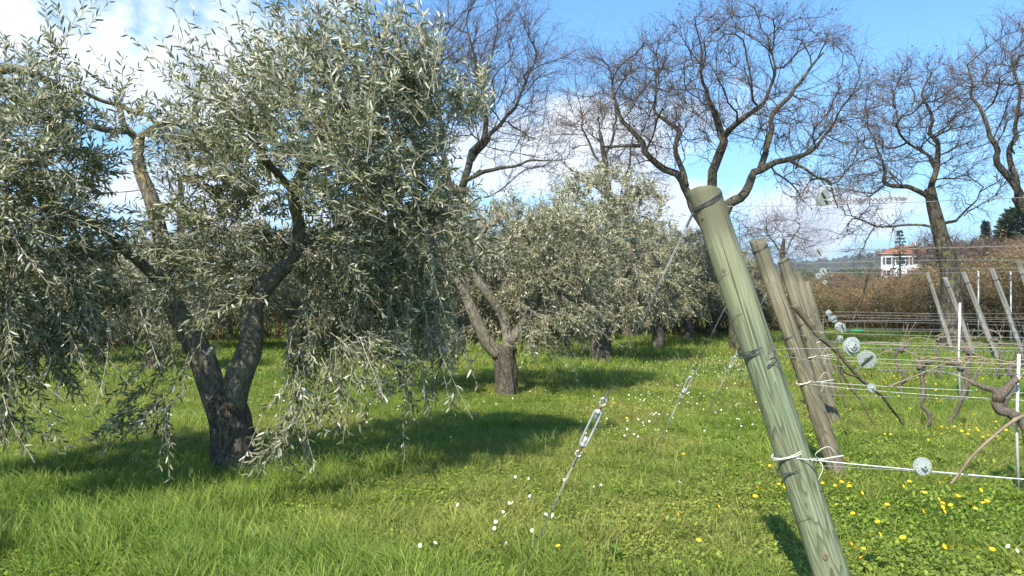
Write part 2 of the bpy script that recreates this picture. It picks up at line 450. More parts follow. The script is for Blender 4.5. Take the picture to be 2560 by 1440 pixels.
def scatter(name, pts, rot, scl, idx, tint, sources, label, cat=None):
    me = bpy.data.meshes.new(name); me.vertices.add(len(pts)); me.vertices.foreach_set('co', np.asarray(pts, np.float32).ravel())
    a = me.attributes.new('rot', 'FLOAT_VECTOR', 'POINT'); a.data.foreach_set('vector', np.asarray(rot, np.float32).ravel())
    a = me.attributes.new('scl', 'FLOAT', 'POINT'); a.data.foreach_set('value', np.asarray(scl, np.float32))
    a = me.attributes.new('idx', 'INT', 'POINT'); a.data.foreach_set('value', np.asarray(idx, np.int32))
    a = me.attributes.new('tint', 'FLOAT', 'POINT'); a.data.foreach_set('value', np.asarray(tint, np.float32))
    o = link(name, me, kind='stuff'); o['label'] = label
    if cat: o['category'] = cat
    c = bpy.data.collections.new(name + '_source')
    for i, s in enumerate(sources):
        q = bpy.data.objects.new('%s_%02d' % (name, i), s); c.objects.link(q)
    md = o.modifiers.new('scatter', 'NODES'); md.node_group = NG
    md['Socket_1'] = c
    return o


def blades(n, rad, h0, h1, wd, lean, wind=(0, 0), seg=3, mat=None, fold=0.0, rng=rs):
    """a clump of grass blades"""
    a = rng.rand(n) * 2 * np.pi; r = rad * np.sqrt(rng.rand(n)); bx, by = r * np.cos(a), r * np.sin(a)
    h = h0 + (h1 - h0) * rng.rand(n) ** 1.3; la = a + rng.randn(n) * .9; ln = lean * (.3 + rng.rand(n)) * h
    dx, dy = np.cos(la) * ln + wind[0] * h, np.sin(la) * ln + wind[1] * h
    wa = rng.rand(n) * np.pi; ww = wd * (.6 + .8 * rng.rand(n)) / 2
    V = []; H = []
    t = np.linspace(0, 1, seg + 1)
    for i, tt in enumerate(t):
        cx = bx + dx * tt ** 2; cy = by + dy * tt ** 2; cz = h * (tt - .35 * tt ** 2 * np.minimum(1.6, np.hypot(dx, dy) / h))
        wi = ww * (1 - tt ** 2 * .95)
        V.append(np.stack([cx - wi * np.cos(wa), cy - wi * np.sin(wa), cz], -1)); V.append(np.stack([cx + wi * np.cos(wa), cy + wi * np.sin(wa), cz], -1))
        H += [np.full(n, tt)] * 2
    V = np.stack(V, 1); k = V.shape[1]; H = np.stack(H, 1)
    b = (np.arange(n) * k)[:, None]; q = np.array([[2 * i, 2 * i + 1, 2 * i + 3, 2 * i + 2] for i in range(seg)])
    Q = (b[:, None] + q[None]).reshape(-1, 4)
    lr = np.repeat(rng.rand(n), k)
    return mesh_np('blades', V.reshape(-1, 3), Q, mat, attrs={'hgt': H.ravel(), 'lrnd': lr})


def leafy(n, rad, h0, h1, ll, lw, mat, rng=rs, up=.5):
    """low broad-leaved ground cover: many small oval leaves held on short stalks"""
    a = rng.rand(n) * 2 * np.pi; r = rad * np.sqrt(rng.rand(n)); c = np.stack([r * np.cos(a), r * np.sin(a), h0 + (h1 - h0) * rng.rand(n)], -1)
    la = rng.rand(n) * 2 * np.pi; el = up * (rng.rand(n) - .25) * 1.6
    d = np.stack([np.cos(la) * np.cos(el), np.sin(la) * np.cos(el), np.sin(el)], -1)
    s = np.stack([-np.sin(la), np.cos(la), np.zeros(n) + rng.randn(n) * .3], -1)
    L = (ll * (.6 + .8 * rng.rand(n)))[:, None]; W = L * lw
    V = np.stack([c, c + d * L * .35 + s * W, c + d * L * .8 + s * W * .75, c + d * L, c + d * L * .8 - s * W * .75, c + d * L * .35 - s * W], 1)
    V[:, 1:6:4, 2] += .12 * ll; b = (np.arange(n) * 6)[:, None]
    Q = (b[:, None] + np.array([[0, 1, 2, 3], [0, 3, 4, 5]])[None]).reshape(-1, 4)
    return mesh_np('leafy', V.reshape(-1, 3), Q, mat, attrs={'hgt': np.repeat(c[:, 2] / max(h1, .01), 6) * .8, 'lrnd': np.repeat(rng.rand(n), 6)})


M['grass'] = grass_mat('grass', (.10, .20, .022), (.31, .30, .10), (.34, .37, .10))
M['long_grass'] = grass_mat('long_grass', (.08, .19, .02), (.29, .33, .07), (.38, .45, .12))
M['clover'] = grass_mat('clover', (.12, .22, .025), (.28, .31, .08), (.28, .37, .06))
M['straw'] = grass_mat('straw', (.26, .22, .12), (.34, .28, .17), (.38, .32, .2), .2)


def view_points(n, y0, y1, x0=-2.0, x1=2.0, pw=1.0):
    """ground points in the wedge seen by the camera, denser when nearer"""
    y = (y0 ** pw + (y1 ** pw - y0 ** pw) * rs.rand(n)) ** (1 / pw); x = y * (-.74 + 1.48 * rs.rand(n)) + rs.randn(n) * .3
    return x, y


def in_px(x, y, z=0.0):
    return 1280 + F * x / y, HZ + F * (EYE - z) / y


def dryness(x, y):
    """0 lush, 1 dry yellowish; lusher under the olives, drier on the track beside the posts"""
    px, py = in_px(x, y)
    d = .30 + .75 * (n2(x, y, .8, 3, 3) - .5) * 2 + .25 * (n2(x, y, 3.0, 2, 8) - .5)
    d = d + .18 * np.exp(-((px - 1600) / 420) ** 2) * (y < 14) + .12 * np.exp(-((px - 2250) / 300) ** 2 - ((py - 1060) / 70) ** 2) + .15 * ((px < 900) & (py < 1130) & (py > 960))
    d = d - .40 * sst(1150, 650, px) * sst(1120, 1200, py)
    return np.clip(d, 0, 1)


def do_grass():
    g_short = [blades(60, .11, .025, .075, .0042, .8, seg=2, mat=M['grass']) for _ in range(4)]
    g_mid = [blades(46, .10, .06, .15, .0048, .7, (-.1, .05), seg=3, mat=M['grass']) for _ in range(4)]
    g_long = [blades(64, .11, .08, .23, .0058, .65, (-.35, .1), seg=5, mat=M['long_grass']) for _ in range(4)]
    cl = [leafy(120, .12, .005, .045, .0135, .38, M['clover']) for _ in range(4)]
    cl2 = [leafy(70, .13, .02, .075, .021, .34, M['clover'], up=.8) for _ in range(3)]
    st = [blades(26, .12, .01, .04, .003, 2.2, seg=2, mat=M['straw']) for _ in range(3)]
    far = [blades(60, .26, .05, .13, .011, .7, seg=2, mat=M['grass']) for _ in range(3)]
    farl = [blades(50, .26, .10, .24, .012, .6, (-.2, 0), seg=2, mat=M['long_grass']) for _ in range(3)]
    farc = [leafy(90, .28, .01, .06, .035, .4, M['clover']) for _ in range(3)]
    def put(name, n, y0, y1, src, label, prob, s0, s1, pw=1.6, tb=0.0, cat=None):
        x, y = view_points(n, y0, y1, pw=pw); keep = rs.rand(n) < prob(x, y); x, y = x[keep], y[keep]; k = len(x)
        rot = np.stack([rs.randn(k) * .08, rs.randn(k) * .08, rs.rand(k) * 6.28], -1)
        if 'long' in name: rot[:, 2] = rs.randn(k) * .5
        scatter(name, np.stack([x, y, gz(x, y) - .004], -1), rot, s0 + (s1 - s0) * rs.rand(k), rs.randint(0, len(src), k), np.clip(dryness(x, y) + tb + rs.randn(k) * .22, 0, 1), src, label)
    def longp(x, y):
        px, py = in_px(x, y); v = n2(x, y, .9, 3, 21)
        p = sst(1150, 350, px) * sst(1140, 1220, py) * 1.1 * sst(.40, .56, v)
        p += .6 * sst(.60, .72, v) * ((px < 1500) | (px > 2120))
        p += .9 * np.exp(-((px - 2420) / 170) ** 2 - ((py - 1060) / 60) ** 2) + .8 * np.exp(-((px - 1720) / 220) ** 2 - ((py - 1150) / 90) ** 2) * sst(.5, .62, n2(x, y, 2.6, 2, 4))
        return np.clip(p, 0, 1)
    def cloverp(x, y):
        px, py = in_px(x, y); v = n2(x, y, 1.6, 3, 33); return np.clip(.30 + 1.3 * sst(.44, .6, v) + .4 * (px > 1900) * (py > 1200), 0, 1) * (1 - .8 * longp(x, y))
    put('short_grass', 15000, 2.6, 13, g_short, 'short bright green grass covering the near meadow', lambda x, y: 1 - .6 * longp(x, y), .8, 1.5)
    put('meadow_grass', 14000, 2.6, 13, g_mid, 'ankle-high grass tufts over the near meadow', lambda x, y: .25 + .6 * sst(.45, .6, n2(x, y, 1.3, 3, 12)), .7, 1.3)
    put('long_grass', 9500, 2.8, 14, g_long, 'long wind-combed grass beneath the nearest olive tree', longp, .65, 1.25)
    put('clover', 15000, 2.6, 13, cl, 'clover and chickweed leaves matted between the grasses', cloverp, .8, 1.5)
    put('broadleaf_weeds', 5200, 2.6, 12, cl2, 'low broad-leaved weeds growing by the leaning posts', lambda x, y: cloverp(x, y) * sst(1300, 2100, in_px(x, y)[0]), .7, 1.3)
    put('dry_straw', 16000, 2.6, 12, st, 'dry straw and dead stalks lying in thin patches of turf', lambda x, y: np.clip(sst(.42, .6, n2(x, y, 2.0, 3, 44)) * sst(500, 1200, in_px(x, y)[0]) + np.exp(-((in_px(x, y)[0] - 2130) / 120) ** 2 - ((in_px(x, y)[1] - 1095) / 30) ** 2) + .7 * np.exp(-((in_px(x, y)[0] - 1800) / 120) ** 2 - ((in_px(x, y)[1] - 1310) / 40) ** 2), 0, 1), .7, 1.2)
    put('far_short_grass', 13000, 12.5, 46, far, 'sunlit meadow grass stretching beyond the second olive tree', lambda x, y: 1 + 0 * x, .9, 1.7, 1.3)
    put('far_long_grass', 6000, 12.5, 46, farl, 'taller green grass around the farther olive trunks', lambda x, y: sst(.48, .6, n2(x, y, .5, 3, 61)), .7, 1.4, 1.3)
    put('far_clover', 6500, 12.5, 40, farc, 'low leafy cover in the farther meadow', lambda x, y: .3 + .6 * sst(.4, .6, n2(x, y, .6, 3, 71)), .8, 1.3, 1.3)


do_grass()


# ---------------------------------------------------------------- tree growing
def colonize(nodes, par, att, step, infl, kill, iters, jit, trop=(0, 0, 0), maxn=9000, inert=0, org=(0, 0, 0)):
    P_ = np.array(nodes, float); par = list(par); trop = np.array(trop)
    d = np.linalg.norm(att[:, None] - P_[None], axis=2); near = d.argmin(1); dist = d.min(1)
    alive = dist > kill
    for it in range(iters):
        act = alive & (dist < infl)
        if not act.any(): break
        ids, inv = np.unique(near[act], return_inverse=True)
        v = att[act] - P_[near[act]]; v /= np.linalg.norm(v, axis=1)[:, None] + 1e-9
        acc = np.zeros((len(ids), 3)); np.add.at(acc, inv, v)
        acc /= np.linalg.norm(acc, axis=1)[:, None] + 1e-9
        if inert:
            pa = np.array(par)[ids]; pv = P_[ids] - P_[np.maximum(pa, 0)]; pv /= np.linalg.norm(pv, axis=1)[:, None] + 1e-9; ov = P_[ids] - np.array(org); ov /= np.linalg.norm(ov, axis=1)[:, None] + 1e-9; acc += inert * pv * (pa >= len(nodes))[:, None] + .45 * inert * ov
        acc += rs.randn(*acc.shape) * jit + trop; acc /= np.linalg.norm(acc, axis=1)[:, None] + 1e-9
        new = P_[ids] + acc * step; b = len(P_)
        P_ = np.vstack([P_, new]); par += list(ids)
        dn = np.linalg.norm(att[:, None] - new[None], axis=2); m = dn.min(1); am = dn.argmin(1)
        up = m < dist; near[up] = b + am[up]; dist = np.minimum(dist, m); alive &= dist > kill
        if len(P_) > maxn: break
    return P_, np.array(par)


def radii(P_, par, tip, power, nfix, fixr):
    n = len(P_); acc = np.zeros(n); r = np.zeros(n); nc = np.zeros(n, int)
    for i in range(n - 1, -1, -1):
        r[i] = tip if acc[i] == 0 else acc[i] ** (1 / power)
        if i < nfix: r[i] = fixr[i]
        if par[i] >= 0: acc[par[i]] += r[i] ** power; nc[par[i]] += 1
    return r, nc


def paths_of(P_, par, r, start, smooth=.25):
    """decompose into chains (only nodes >= start), each chain starts on its parent node"""
    n = len(P_); ch = [[] for _ in range(n)]
    for i in range(n):
        if par[i] >= 0: ch[par[i]].append(i)
    out = []; cont = np.zeros(n, bool)
    for i in range(n):
        k = [c for c in ch[i] if c >= start]
        if i >= start and k: m = max(k, key=lambda c: r[c]); cont[m] = True
    for i in range(start, n):
        if cont[i]: continue
        c = [i]
        while True:
            k = [q for q in ch[c[-1]] if q >= start and cont[q]]
            if not k: break
            c.append(k[0])
        p0 = par[i]; pts = np.vstack([P_[p0], P_[c]]); rr = np.concatenate([[r[c[0]] * 1.05], r[c]])
        if len(pts) > 2: pts[1:-1] = pts[1:-1] * (1 - smooth) + smooth * .5 * (pts[:-2] + pts[2:])
        out.append((pts, rr))
    return out


def ellipsoid_points(E, n, shell=.5):
    """E rows: centre(3), radii(3), weight"""
    E = np.array(E, float); wt = E[:, 3] * E[:, 4] * E[:, 5] * E[:, 6]; k = rs.choice(len(E), n, p=wt / wt.sum())
    v = rs.randn(n, 3); v /= np.linalg.norm(v, axis=1)[:, None]; rad = rs.rand(n) ** (1 / 3 * (1 - shell) + .12 * shell)
    return E[k, :3] + v * rad[:, None] * E[k, 3:6]


def skeleton(limbs, seg):
    """limbs: list of (pts, radii); consecutive limbs attach to the nearest earlier node. returns nodes, parents, radii"""
    N_, Pa, Ra = [], [], []
    for pts, rad in limbs:
        L = np.linalg.norm(np.diff(pts, axis=0), axis=1).sum(); q, r = spline(pts, rad, max(3, int(L / seg)))
        for i in range(len(q)):
            if i == 0:
                if not N_: N_.append(q[0]); Pa.append(-1); Ra.append(r[0]); last = 0
                else: last = int(np.argmin(np.linalg.norm(np.array(N_) - q[0], axis=1)))
                continue
            N_.append(q[i]); Pa.append(last); Ra.append(r[i]); last = len(N_) - 1
    return np.array(N_), Pa, np.array(Ra)


def twig_paths(pos, dirs, length, rad, sub=2, wob=.25, seg=3):
    """crooked twigs and side twigs starting at pos towards dirs"""
    out = []; n = len(pos)
    L = length * (.5 + rs.rand(n)); cur = pos.copy(); d = dirs.copy(); P_ = [cur.copy()]
    for k in range(seg):
        d = d + rs.randn(n, 3) * wob; d /= np.linalg.norm(d, axis=1)[:, None]; cur = cur + d * (L / seg)[:, None]; P_.append(cur.copy())
    P_ = np.stack(P_, 1); rr = rad * np.linspace(1, .45, seg + 1)
    out += [(P_[i], rr) for i in range(n)]
    for s in range(sub):
        k = rs.randint(1, seg + 1, n); b = P_[np.arange(n), k]; dd = d + rs.randn(n, 3) * .75; dd /= np.linalg.norm(dd, axis=1)[:, None]
        l2 = L * (.3 + .4 * rs.rand(n)); m = b + dd * (l2 * .5)[:, None]; e = m + (dd + rs.randn(n, 3) * .3) * (l2 * .5)[:, None]
        out += [(np.stack([b[i], m[i], e[i]]), rad * np.array([.7, .55, .4])) for i in range(n)]
    return out


def leaf_cloud(c, d, L, W, tint, quads=True, fold=.25):
    """one leaf per row of c, pointing along d"""
    n = len(c); d = d / (np.linalg.norm(d, axis=1)[:, None] + 1e-9); s = np.cross(d, rs.randn(n, 3)); s /= np.linalg.norm(s, axis=1)[:, None] + 1e-9
    u = np.cross(d, s); L = np.broadcast_to(L, (n,))[:, None]; Wd = np.broadcast_to(W, (n,))[:, None] * .5
    if quads:
        V = np.stack([c, c + d * L * .33 + s * Wd + u * Wd * fold, c + d * L * .70 + s * Wd * .85 + u * Wd * fold, c + d * L - u * L * .08, c + d * L * .70 - s * Wd * .85 + u * Wd * fold, c + d * L * .33 - s * Wd + u * Wd * fold], 1)
        b = (np.arange(n) * 6)[:, None]; q = np.array([[0, 1, 2, 3], [0, 3, 4, 5]])
    else:
        V = np.stack([c, c + d * L * .5 + s * Wd + u * Wd * fold, c + d * L, c + d * L * .5 - s * Wd + u * Wd * fold], 1)
        b = (np.arange(n) * 4)[:, None]; q = np.array([[0, 1, 2, 3]])
    Q = (b[:, None] + q[None]).reshape(-1, 4); return V.reshape(-1, 3), Q, np.repeat(tint, V.shape[1])


def shoots(pos, dr, length, nleaf, ll, lw, droop, quads, palefn, thick=.0022):
    """leafy shoots: returns twig tubes and leaf arrays"""
    n = len(pos); L = length * (.45 + .9 * rs.rand(n)); dr = dr / (np.linalg.norm(dr, axis=1)[:, None] + 1e-9)
    g = np.stack([np.zeros(n), np.zeros(n), -np.ones(n)], -1) * (droop * (.4 + rs.rand(n)))[:, None] + rs.randn(n, 3) * .42
    t = np.linspace(0, 1, 5)
    C = lambda tt: pos[:, None] + L[:, None, None] * (dr[:, None] * tt[..., None] + g[:, None] * (tt ** 2)[..., None] * .5)
    Pp = C(np.broadcast_to(t, (n, 5))); rr = thick * np.linspace(1.2, .5, 5)
    tw = [(Pp[i], rr) for i in range(n)]
    tl = np.sort(.12 + .88 * rs.rand(n, nleaf), axis=1); tl = .12 + .88 * (np.arange(nleaf)[None] + .4 * rs.rand(n, nleaf)) / nleaf
    c = C(tl); tan = dr[:, None] + g[:, None] * tl[..., None]; tan /= np.linalg.norm(tan, axis=2)[..., None]
    side = np.cross(tan, np.broadcast_to(rs.randn(n, 1, 3), tan.shape)); side /= np.linalg.norm(side, axis=2)[..., None] + 1e-9
    sg = np.where(np.arange(nleaf) % 2 == 0, 1, -1)[None, :, None]
    rot = (np.arange(nleaf) // 2 % 2)[None, :, None]; side2 = np.cross(tan, side); side = np.where(rot > 0, side2, side)
    ld_ = tan * .85 + side * sg * (.7 + .25 * rs.rand(n, nleaf, 1)) + rs.randn(n, nleaf, 3) * .26 + np.array([-.05, 0, -.06])
    size = (1 - .35 * np.abs(tl - .55)) * (.75 + .4 * rs.rand(n, nleaf))
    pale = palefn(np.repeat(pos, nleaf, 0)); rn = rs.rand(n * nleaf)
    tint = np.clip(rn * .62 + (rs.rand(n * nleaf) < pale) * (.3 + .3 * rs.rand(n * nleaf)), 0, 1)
    V, Q, T = leaf_cloud(c.reshape(-1, 3), ld_.reshape(-1, 3), (ll * size).ravel(), (lw * size).ravel(), tint, quads)
    return tw, V, Q, T


def bark_noise(amp, fx=3.0, seed=0.0):
    def f(pts, ang):
        q = np.stack([np.cos(ang)[None] * fx + seed + pts[:, :1] * 0, np.sin(ang)[None] * fx + pts[:, :1] * 0, pts[:, 2:3] * 2.2 + 0 * ang[None]], -1)
        q2 = q * np.array([2.6, 2.6, 1.6]) + 31
        return 1 + amp * (fbm(q, 3) - .5) * 2 + amp * .6 * (fbm(q2, 3) - .5) * 2
    return f


def olive(base, trunk, limbs, E, natt, nsh, nleaf, ll, lw, label, group, quads=True, leafm='olive_leaf', step=.16, slen=.30, tsides=26, extra=None, thick=.0022, topz=2.6, wind=(-.28, 0, 0), tub=6, keep=None, kr=.17):
    base = np.array(base, float); loc = base.copy()
    root = thing('olive_tree', tuple(loc), label, 'olive tree', group)
    off = lambda pp: [(np.asarray(p) - loc, r) for p, r in pp]
    tr = [(np.asarray(p, float), r) for p, r in trunk]; lb = [(np.asarray(p, float), r) for p, r in limbs]
    # trunk
    tp = []
    for p, r in tr:
        q, rr = spline(p, r, 40); tp.append((q, rr))
    v, f = tubes(off(tp), tsides + 14, bark_noise(.27, 2.0, base[0])); link('trunk', mesh_np('trunk', v, f, M['olive_bark']), root)
    for p, r in lb:
        q, rr = spline(p, r, 34); v, f = tubes(off([(q, rr)]), max(8, tsides - 12), bark_noise(.13, 1.3, p[0][0])); link('limb', mesh_np('limb', v, f, M['olive_limb']), root)
    nodes, par, fr = skeleton(tr + lb, .2); nf = len(nodes)
    att = ellipsoid_points(E, natt, .35)
    n0 = len(skeleton(tr, .2)[0]); 
    Pn, pr = colonize(nodes, par, att, step, 1.6, step * 1.5, 60, .28, (0, 0, .03), 5200)
    r, nc = radii(Pn, pr, .0028, 2.1, nf, fr); r[nf:] = np.minimum(r[nf:], .035)
    pp = paths_of(Pn, pr, r, nf); v, f = tubes(off(pp), tub, caps=False); link('branches', mesh_np('branches', v, f, M['olive_limb' if tsides > 20 else 'olive_twig']), root, kind='stuff')
    # shoots from thin nodes
    cand = np.arange(nf, len(Pn)); cand = cand[r[cand] < .012]
    if keep is not None:      # pruned clear round the stems on the open side
        kp = np.vstack([spline(q, [1] * len(q), 60)[0] for q in keep]); dd_ = Pn[cand][:, None] - kp[None]
        near_ = (np.hypot(dd_[..., 0], dd_[..., 2]) < np.where(kp[None, :, 2] < 1.75, .27, kr)) & (dd_[..., 1] < .1) & (kp[None, :, 2] < 2.62); cand = cand[~near_.any(1)]
    k = rs.choice(cand, nsh); pos = Pn[k] + rs.randn(nsh, 3) * .03
    cen = np.average(np.array(E)[:, :3], axis=0, weights=np.array(E)[:, 3]); out = pos - cen; out[:, 2] *= .6; out /= np.linalg.norm(out, axis=1)[:, None]
    zz = sst(topz - 1.3, topz + .35, pos[:, 2]) * 2 - 1
    seg = Pn[k] - Pn[np.maximum(pr[k], 0)]; seg /= np.linalg.norm(seg, axis=1)[:, None] + 1e-9
    dr = out * .55 + seg * .35 + np.stack([np.zeros(nsh), np.zeros(nsh), zz * .8], -1) + rs.randn(nsh, 3) * .56 + np.array([0, 0, .12]) + np.array(wind) * sst(-.2, 1, zz)[:, None]
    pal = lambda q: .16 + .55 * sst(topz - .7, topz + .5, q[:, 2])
    if extra is not None: pos = np.vstack([pos, extra[0]]); dr = np.vstack([dr, extra[1]])
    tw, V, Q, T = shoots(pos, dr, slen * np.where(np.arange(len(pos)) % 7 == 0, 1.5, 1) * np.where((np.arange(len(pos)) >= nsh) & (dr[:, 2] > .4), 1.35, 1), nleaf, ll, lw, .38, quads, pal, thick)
    v, f = tubes(off(tw), 3, caps=False); link('twigs', mesh_np('twigs', v, f, M['olive_twig']), root, kind='stuff')
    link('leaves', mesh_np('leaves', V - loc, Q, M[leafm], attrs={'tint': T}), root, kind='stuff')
    return root


def pl(lst, d=None):
    return np.array([P(a, b, c if d is None else d) for a, b, *c_ in lst for c in [c_[0] if c_ else d]])


def EL(px, py, d, rx, ry, rz, wt=1.0):
    c = P(px, py, d); return [c[0], c[1], c[2], rx, ry, rz, wt]


def near_olives():
    gx, gy, g0 = G(592, 1192); D = gy
    base = (gx, gy, g0 - .06)
    tr = [([P(596, 1240, D), P(588, 1150, D), P(578, 1060, D), P(562, 1000, D), P(556, 955, D)], [.29, .185, .158, .142, .05])]
    lb = [([P(562, 1075, D), P(530, 965, D), P(502, 885, D - .05), P(445, 785, D - .1), P(412, 715, D - .15), P(418, 650, D - .1), P(398, 575, D), P(380, 500, D), P(350, 425, D), P(345, 345, D)], [.10, .112, .10, .085, .072, .066, .062, .058, .05, .045]),
          ([P(574, 1075, D), P(594, 955, D), P(626, 870, D), P(632, 800, D), P(640, 755, D), P(688, 690, D + .05), P(735, 640, D + .1), P(748, 560, D + .1), P(735, 480, D), P(790, 350, D - .1), P(830, 240, D - .1)], [.10, .112, .10, .088, .075, .068, .058, .05, .045, .035, .028]),
          ([P(345, 345, D), P(392, 315, D - .1), P(432, 300, D - .2)], [.034, .028, .022]),
          ([P(392, 312, D - .1), P(372, 288, D - .1), P(335, 280, D), P(300, 262, D)], [.022, .02, .018, .016]),
          ([P(345, 350, D), P(308, 312, D - .1), P(298, 268, D - .1), P(284, 240, D - .15)], [.032, .028, .024, .018]),
          ([P(325, 328, D), P(255, 322, D - .25), P(200, 300, D - .35), P(120, 270, D - .5)], [.028, .024, .02, .015]),
          ([P(298, 262, D), P(245, 248, D - .1), P(180, 215, D - .3)], [.019, .016, .013]),
          ([P(735, 480, D), P(830, 300, D - .2), P(880, 238, D - .35), P(965, 205, D - .4), P(1010, 192, D - .45)], [.04, .036, .032, .028, .024]),
          ([P(735, 640, D + .1), P(860, 560, D + .4), P(980, 450, D + .6)], [.045, .035, .025]),
          ([P(735, 480, D), P(650, 380, D - .4), P(620, 280, D - .6)], [.035, .03, .02]),
          ([P(412, 715, D - .15), P(330, 640, D - .4), P(230, 560, D - .6), P(120, 520, D - .8)], [.045, .035, .028, .02])]
    E = [EL(800, 470, D, .95, 1.0, .80, 1.1), EL(870, 290, D - .05, .70, .7, .36, 1.3), EL(1000, 500, D + .1, .42, .75, .75, 1.1), EL(900, 670, D + .2, .66, .8, .34, 1.0), EL(625, 560, D - .1, .26, .7, .45, .9),
         EL(710, 320, D - .1, .36, .5, .25, 1.2), EL(1050, 330, D, .20, .4, .25, 1), EL(455, 800, D - .3, .16, .4, .20, 1.0), EL(650, 650, D + .5, .45, .4, .35, .6),
         EL(215, 430, D - .3, .48, .5, .18, 1.2), EL(170, 600, D - .3, .55, .6, .50, 1.0), EL(990, 760, D + .5, .42, .7, .20, 1.0), EL(780, 830, D + .2, .25, .5, .15, 1)]
    ex, ed = [], []
    def hang(px, py, d, n, spread, dirv):
        for _ in range(n):
            ex.append(P(px + random.gauss(0, spread), py + random.gauss(0, spread), d + random.gauss(0, .1))); v = np.array(dirv, float) + rs.randn(3) * .28; ed.append(v)
    for c in [(745, 950, 5.6, 10, 25, (-.25, 0, -1)), (730, 1040, 5.5, 13, 22, (-.25, 0, -1)), (690, 1080, 5.5, 7, 18, (-.3, 0, -.8)), (440, 950, 5.7, 12, 40, (-.9, 0, -.8)), (400, 1010, 5.7, 8, 30, (.1, 0, -1)), (350, 1020, 5.7, 9, 30, (-1, 0, -.35)),
              (850, 850, 5.9, 20, 50, (.3, 0, -.6)), (910, 880, 6.0, 16, 45, (.6, 0, -.4)), (830, 880, 5.9, 20, 45, (0, 0, -1)), (1000, 890, 6.2, 22, 60, (.2, 0, -1)), (1090, 830, 6.4, 24, 45, (0, 0, -1)), (470, 860, 5.8, 12, 35, (-.5, 0, -.7)),
              (455, 210, 5.6, 8, 14, (-.45, 0, 1)), (590, 280, 5.6, 30, 40, (-.6, 0, 1)), (550, 400, 5.6, 30, 40, (-.8, 0, .7)), (700, 200, 5.7, 50, 55, (-.5, 0, 1)), (850, 160, 5.7, 80, 80, (-.5, 0, 1)), (960, 160, 5.8, 60, 60, (-.45, 0, 1)), (1050, 190, 6.0, 46, 40, (-.35, 0, 1)), (1130, 300, 6.2, 30, 45, (-.3, 0, 1)), (1195, 310, 6.3, 20, 22, (-.15, 0, 1)), (700, 380, 5.3, 60, 90, (-.6, -.2, .7)), (900, 400, 5.3, 60, 90, (-.5, -.2, .6)), (1090, 620, 6.1, 40, 50, (.2, 0, -.2)), (500, 560, 5.6, 40, 60, (-.7, 0, .3)), (520, 700, 5.7, 36, 50, (-.5, 0, -.2)),
              (150, 130, 5.4, 5, 25, (.3, 0, 1)), (120, 230, 5.4, 22, 60, (-.5, 0, 1)), (60, 260, 5.4, 24, 60, (-.6, 0, .7)), (300, 240, 5.6, 4, 12, (-.1, 0, 1)), (240, 290, 5.4, 14, 35, (-.5, 0, .7)), (330, 330, 5.6, 12, 25, (.3, 0, .4)), (400, 350, 5.7, 14, 25, (.3, 0, .2))]:
        hang(*c)
    o = olive(base, tr, lb, E, 2200, 2450, 18, .074, .0155, 'large old olive tree forking in two just above the grass, nearest the camera', None, extra=(np.array(ex), np.array(ed)), topz=2.75, keep=[l[0] for l in lb[:3]] + [tr[0][0]], thick=.0028)
    # tree standing just outside the left edge
    b2 = (-4.35, 5.7, float(gz(-4.35, 5.7)) - .05); bz = b2[2]
    tr2 = [([(-4.35, 5.7, bz), (-4.3, 5.68, .5), (-4.2, 5.6, 1.0)], [.19, .15, .13])]
    lb2 = [([(-4.2, 5.6, .9), (-4.0, 5.5, 1.5), (-3.95, 5.4, 2.1), (-3.75, 5.3, 2.7), (-3.3, 5.2, 2.95), (-2.95, 5.2, 2.85)], [.10, .075, .05, .038, .030, .02]),
           ([(-4.2, 5.6, .9), (-4.5, 5.8, 1.6), (-4.6, 6.0, 2.3)], [.09, .07, .05]),
           ([(-3.75, 5.3, 2.6), (-3.6, 5.1, 2.2), (-3.3, 4.9, 1.9)], [.04, .03, .02])]
    E2 = [EL(30, 580, 5.2, .42, .7, .65, 1), EL(140, 700, 5.3, .26, .5, .35, 1), EL(0, 780, 5.3, .30, .5, .35, 1.2), EL(-250, 450, 5.5, .6, .8, .8, .7), EL(30, 400, 5.2, .30, .5, .15, 1.0)]
    ex, ed = [], []
    for c in [(20, 980, 5.2, 20, 35, (.1, 0, -1)), (110, 860, 5.2, 18, 40, (.2, 0, -1)), (180, 800, 5.3, 16, 45, (.1, 0, -1)), (10, 860, 5.2, 24, 50, (0, 0, -1)), (40, 290, 5.2, 12, 40, (.2, 0, .8)), (40, 350, 5.0, 24, 40, (-.6, 0, .4)), (230, 760, 5.4, 16, 40, (.2, 0, -1))]:
        hang(*c)
    olive(b2, tr2, lb2, E2, 1200, 1250, 20, .070, .015, 'olive tree at the left edge whose dense drooping foliage hides its own trunk', None, extra=(np.array(ex), np.array(ed)), topz=2.7, thick=.0028)


near_olives()


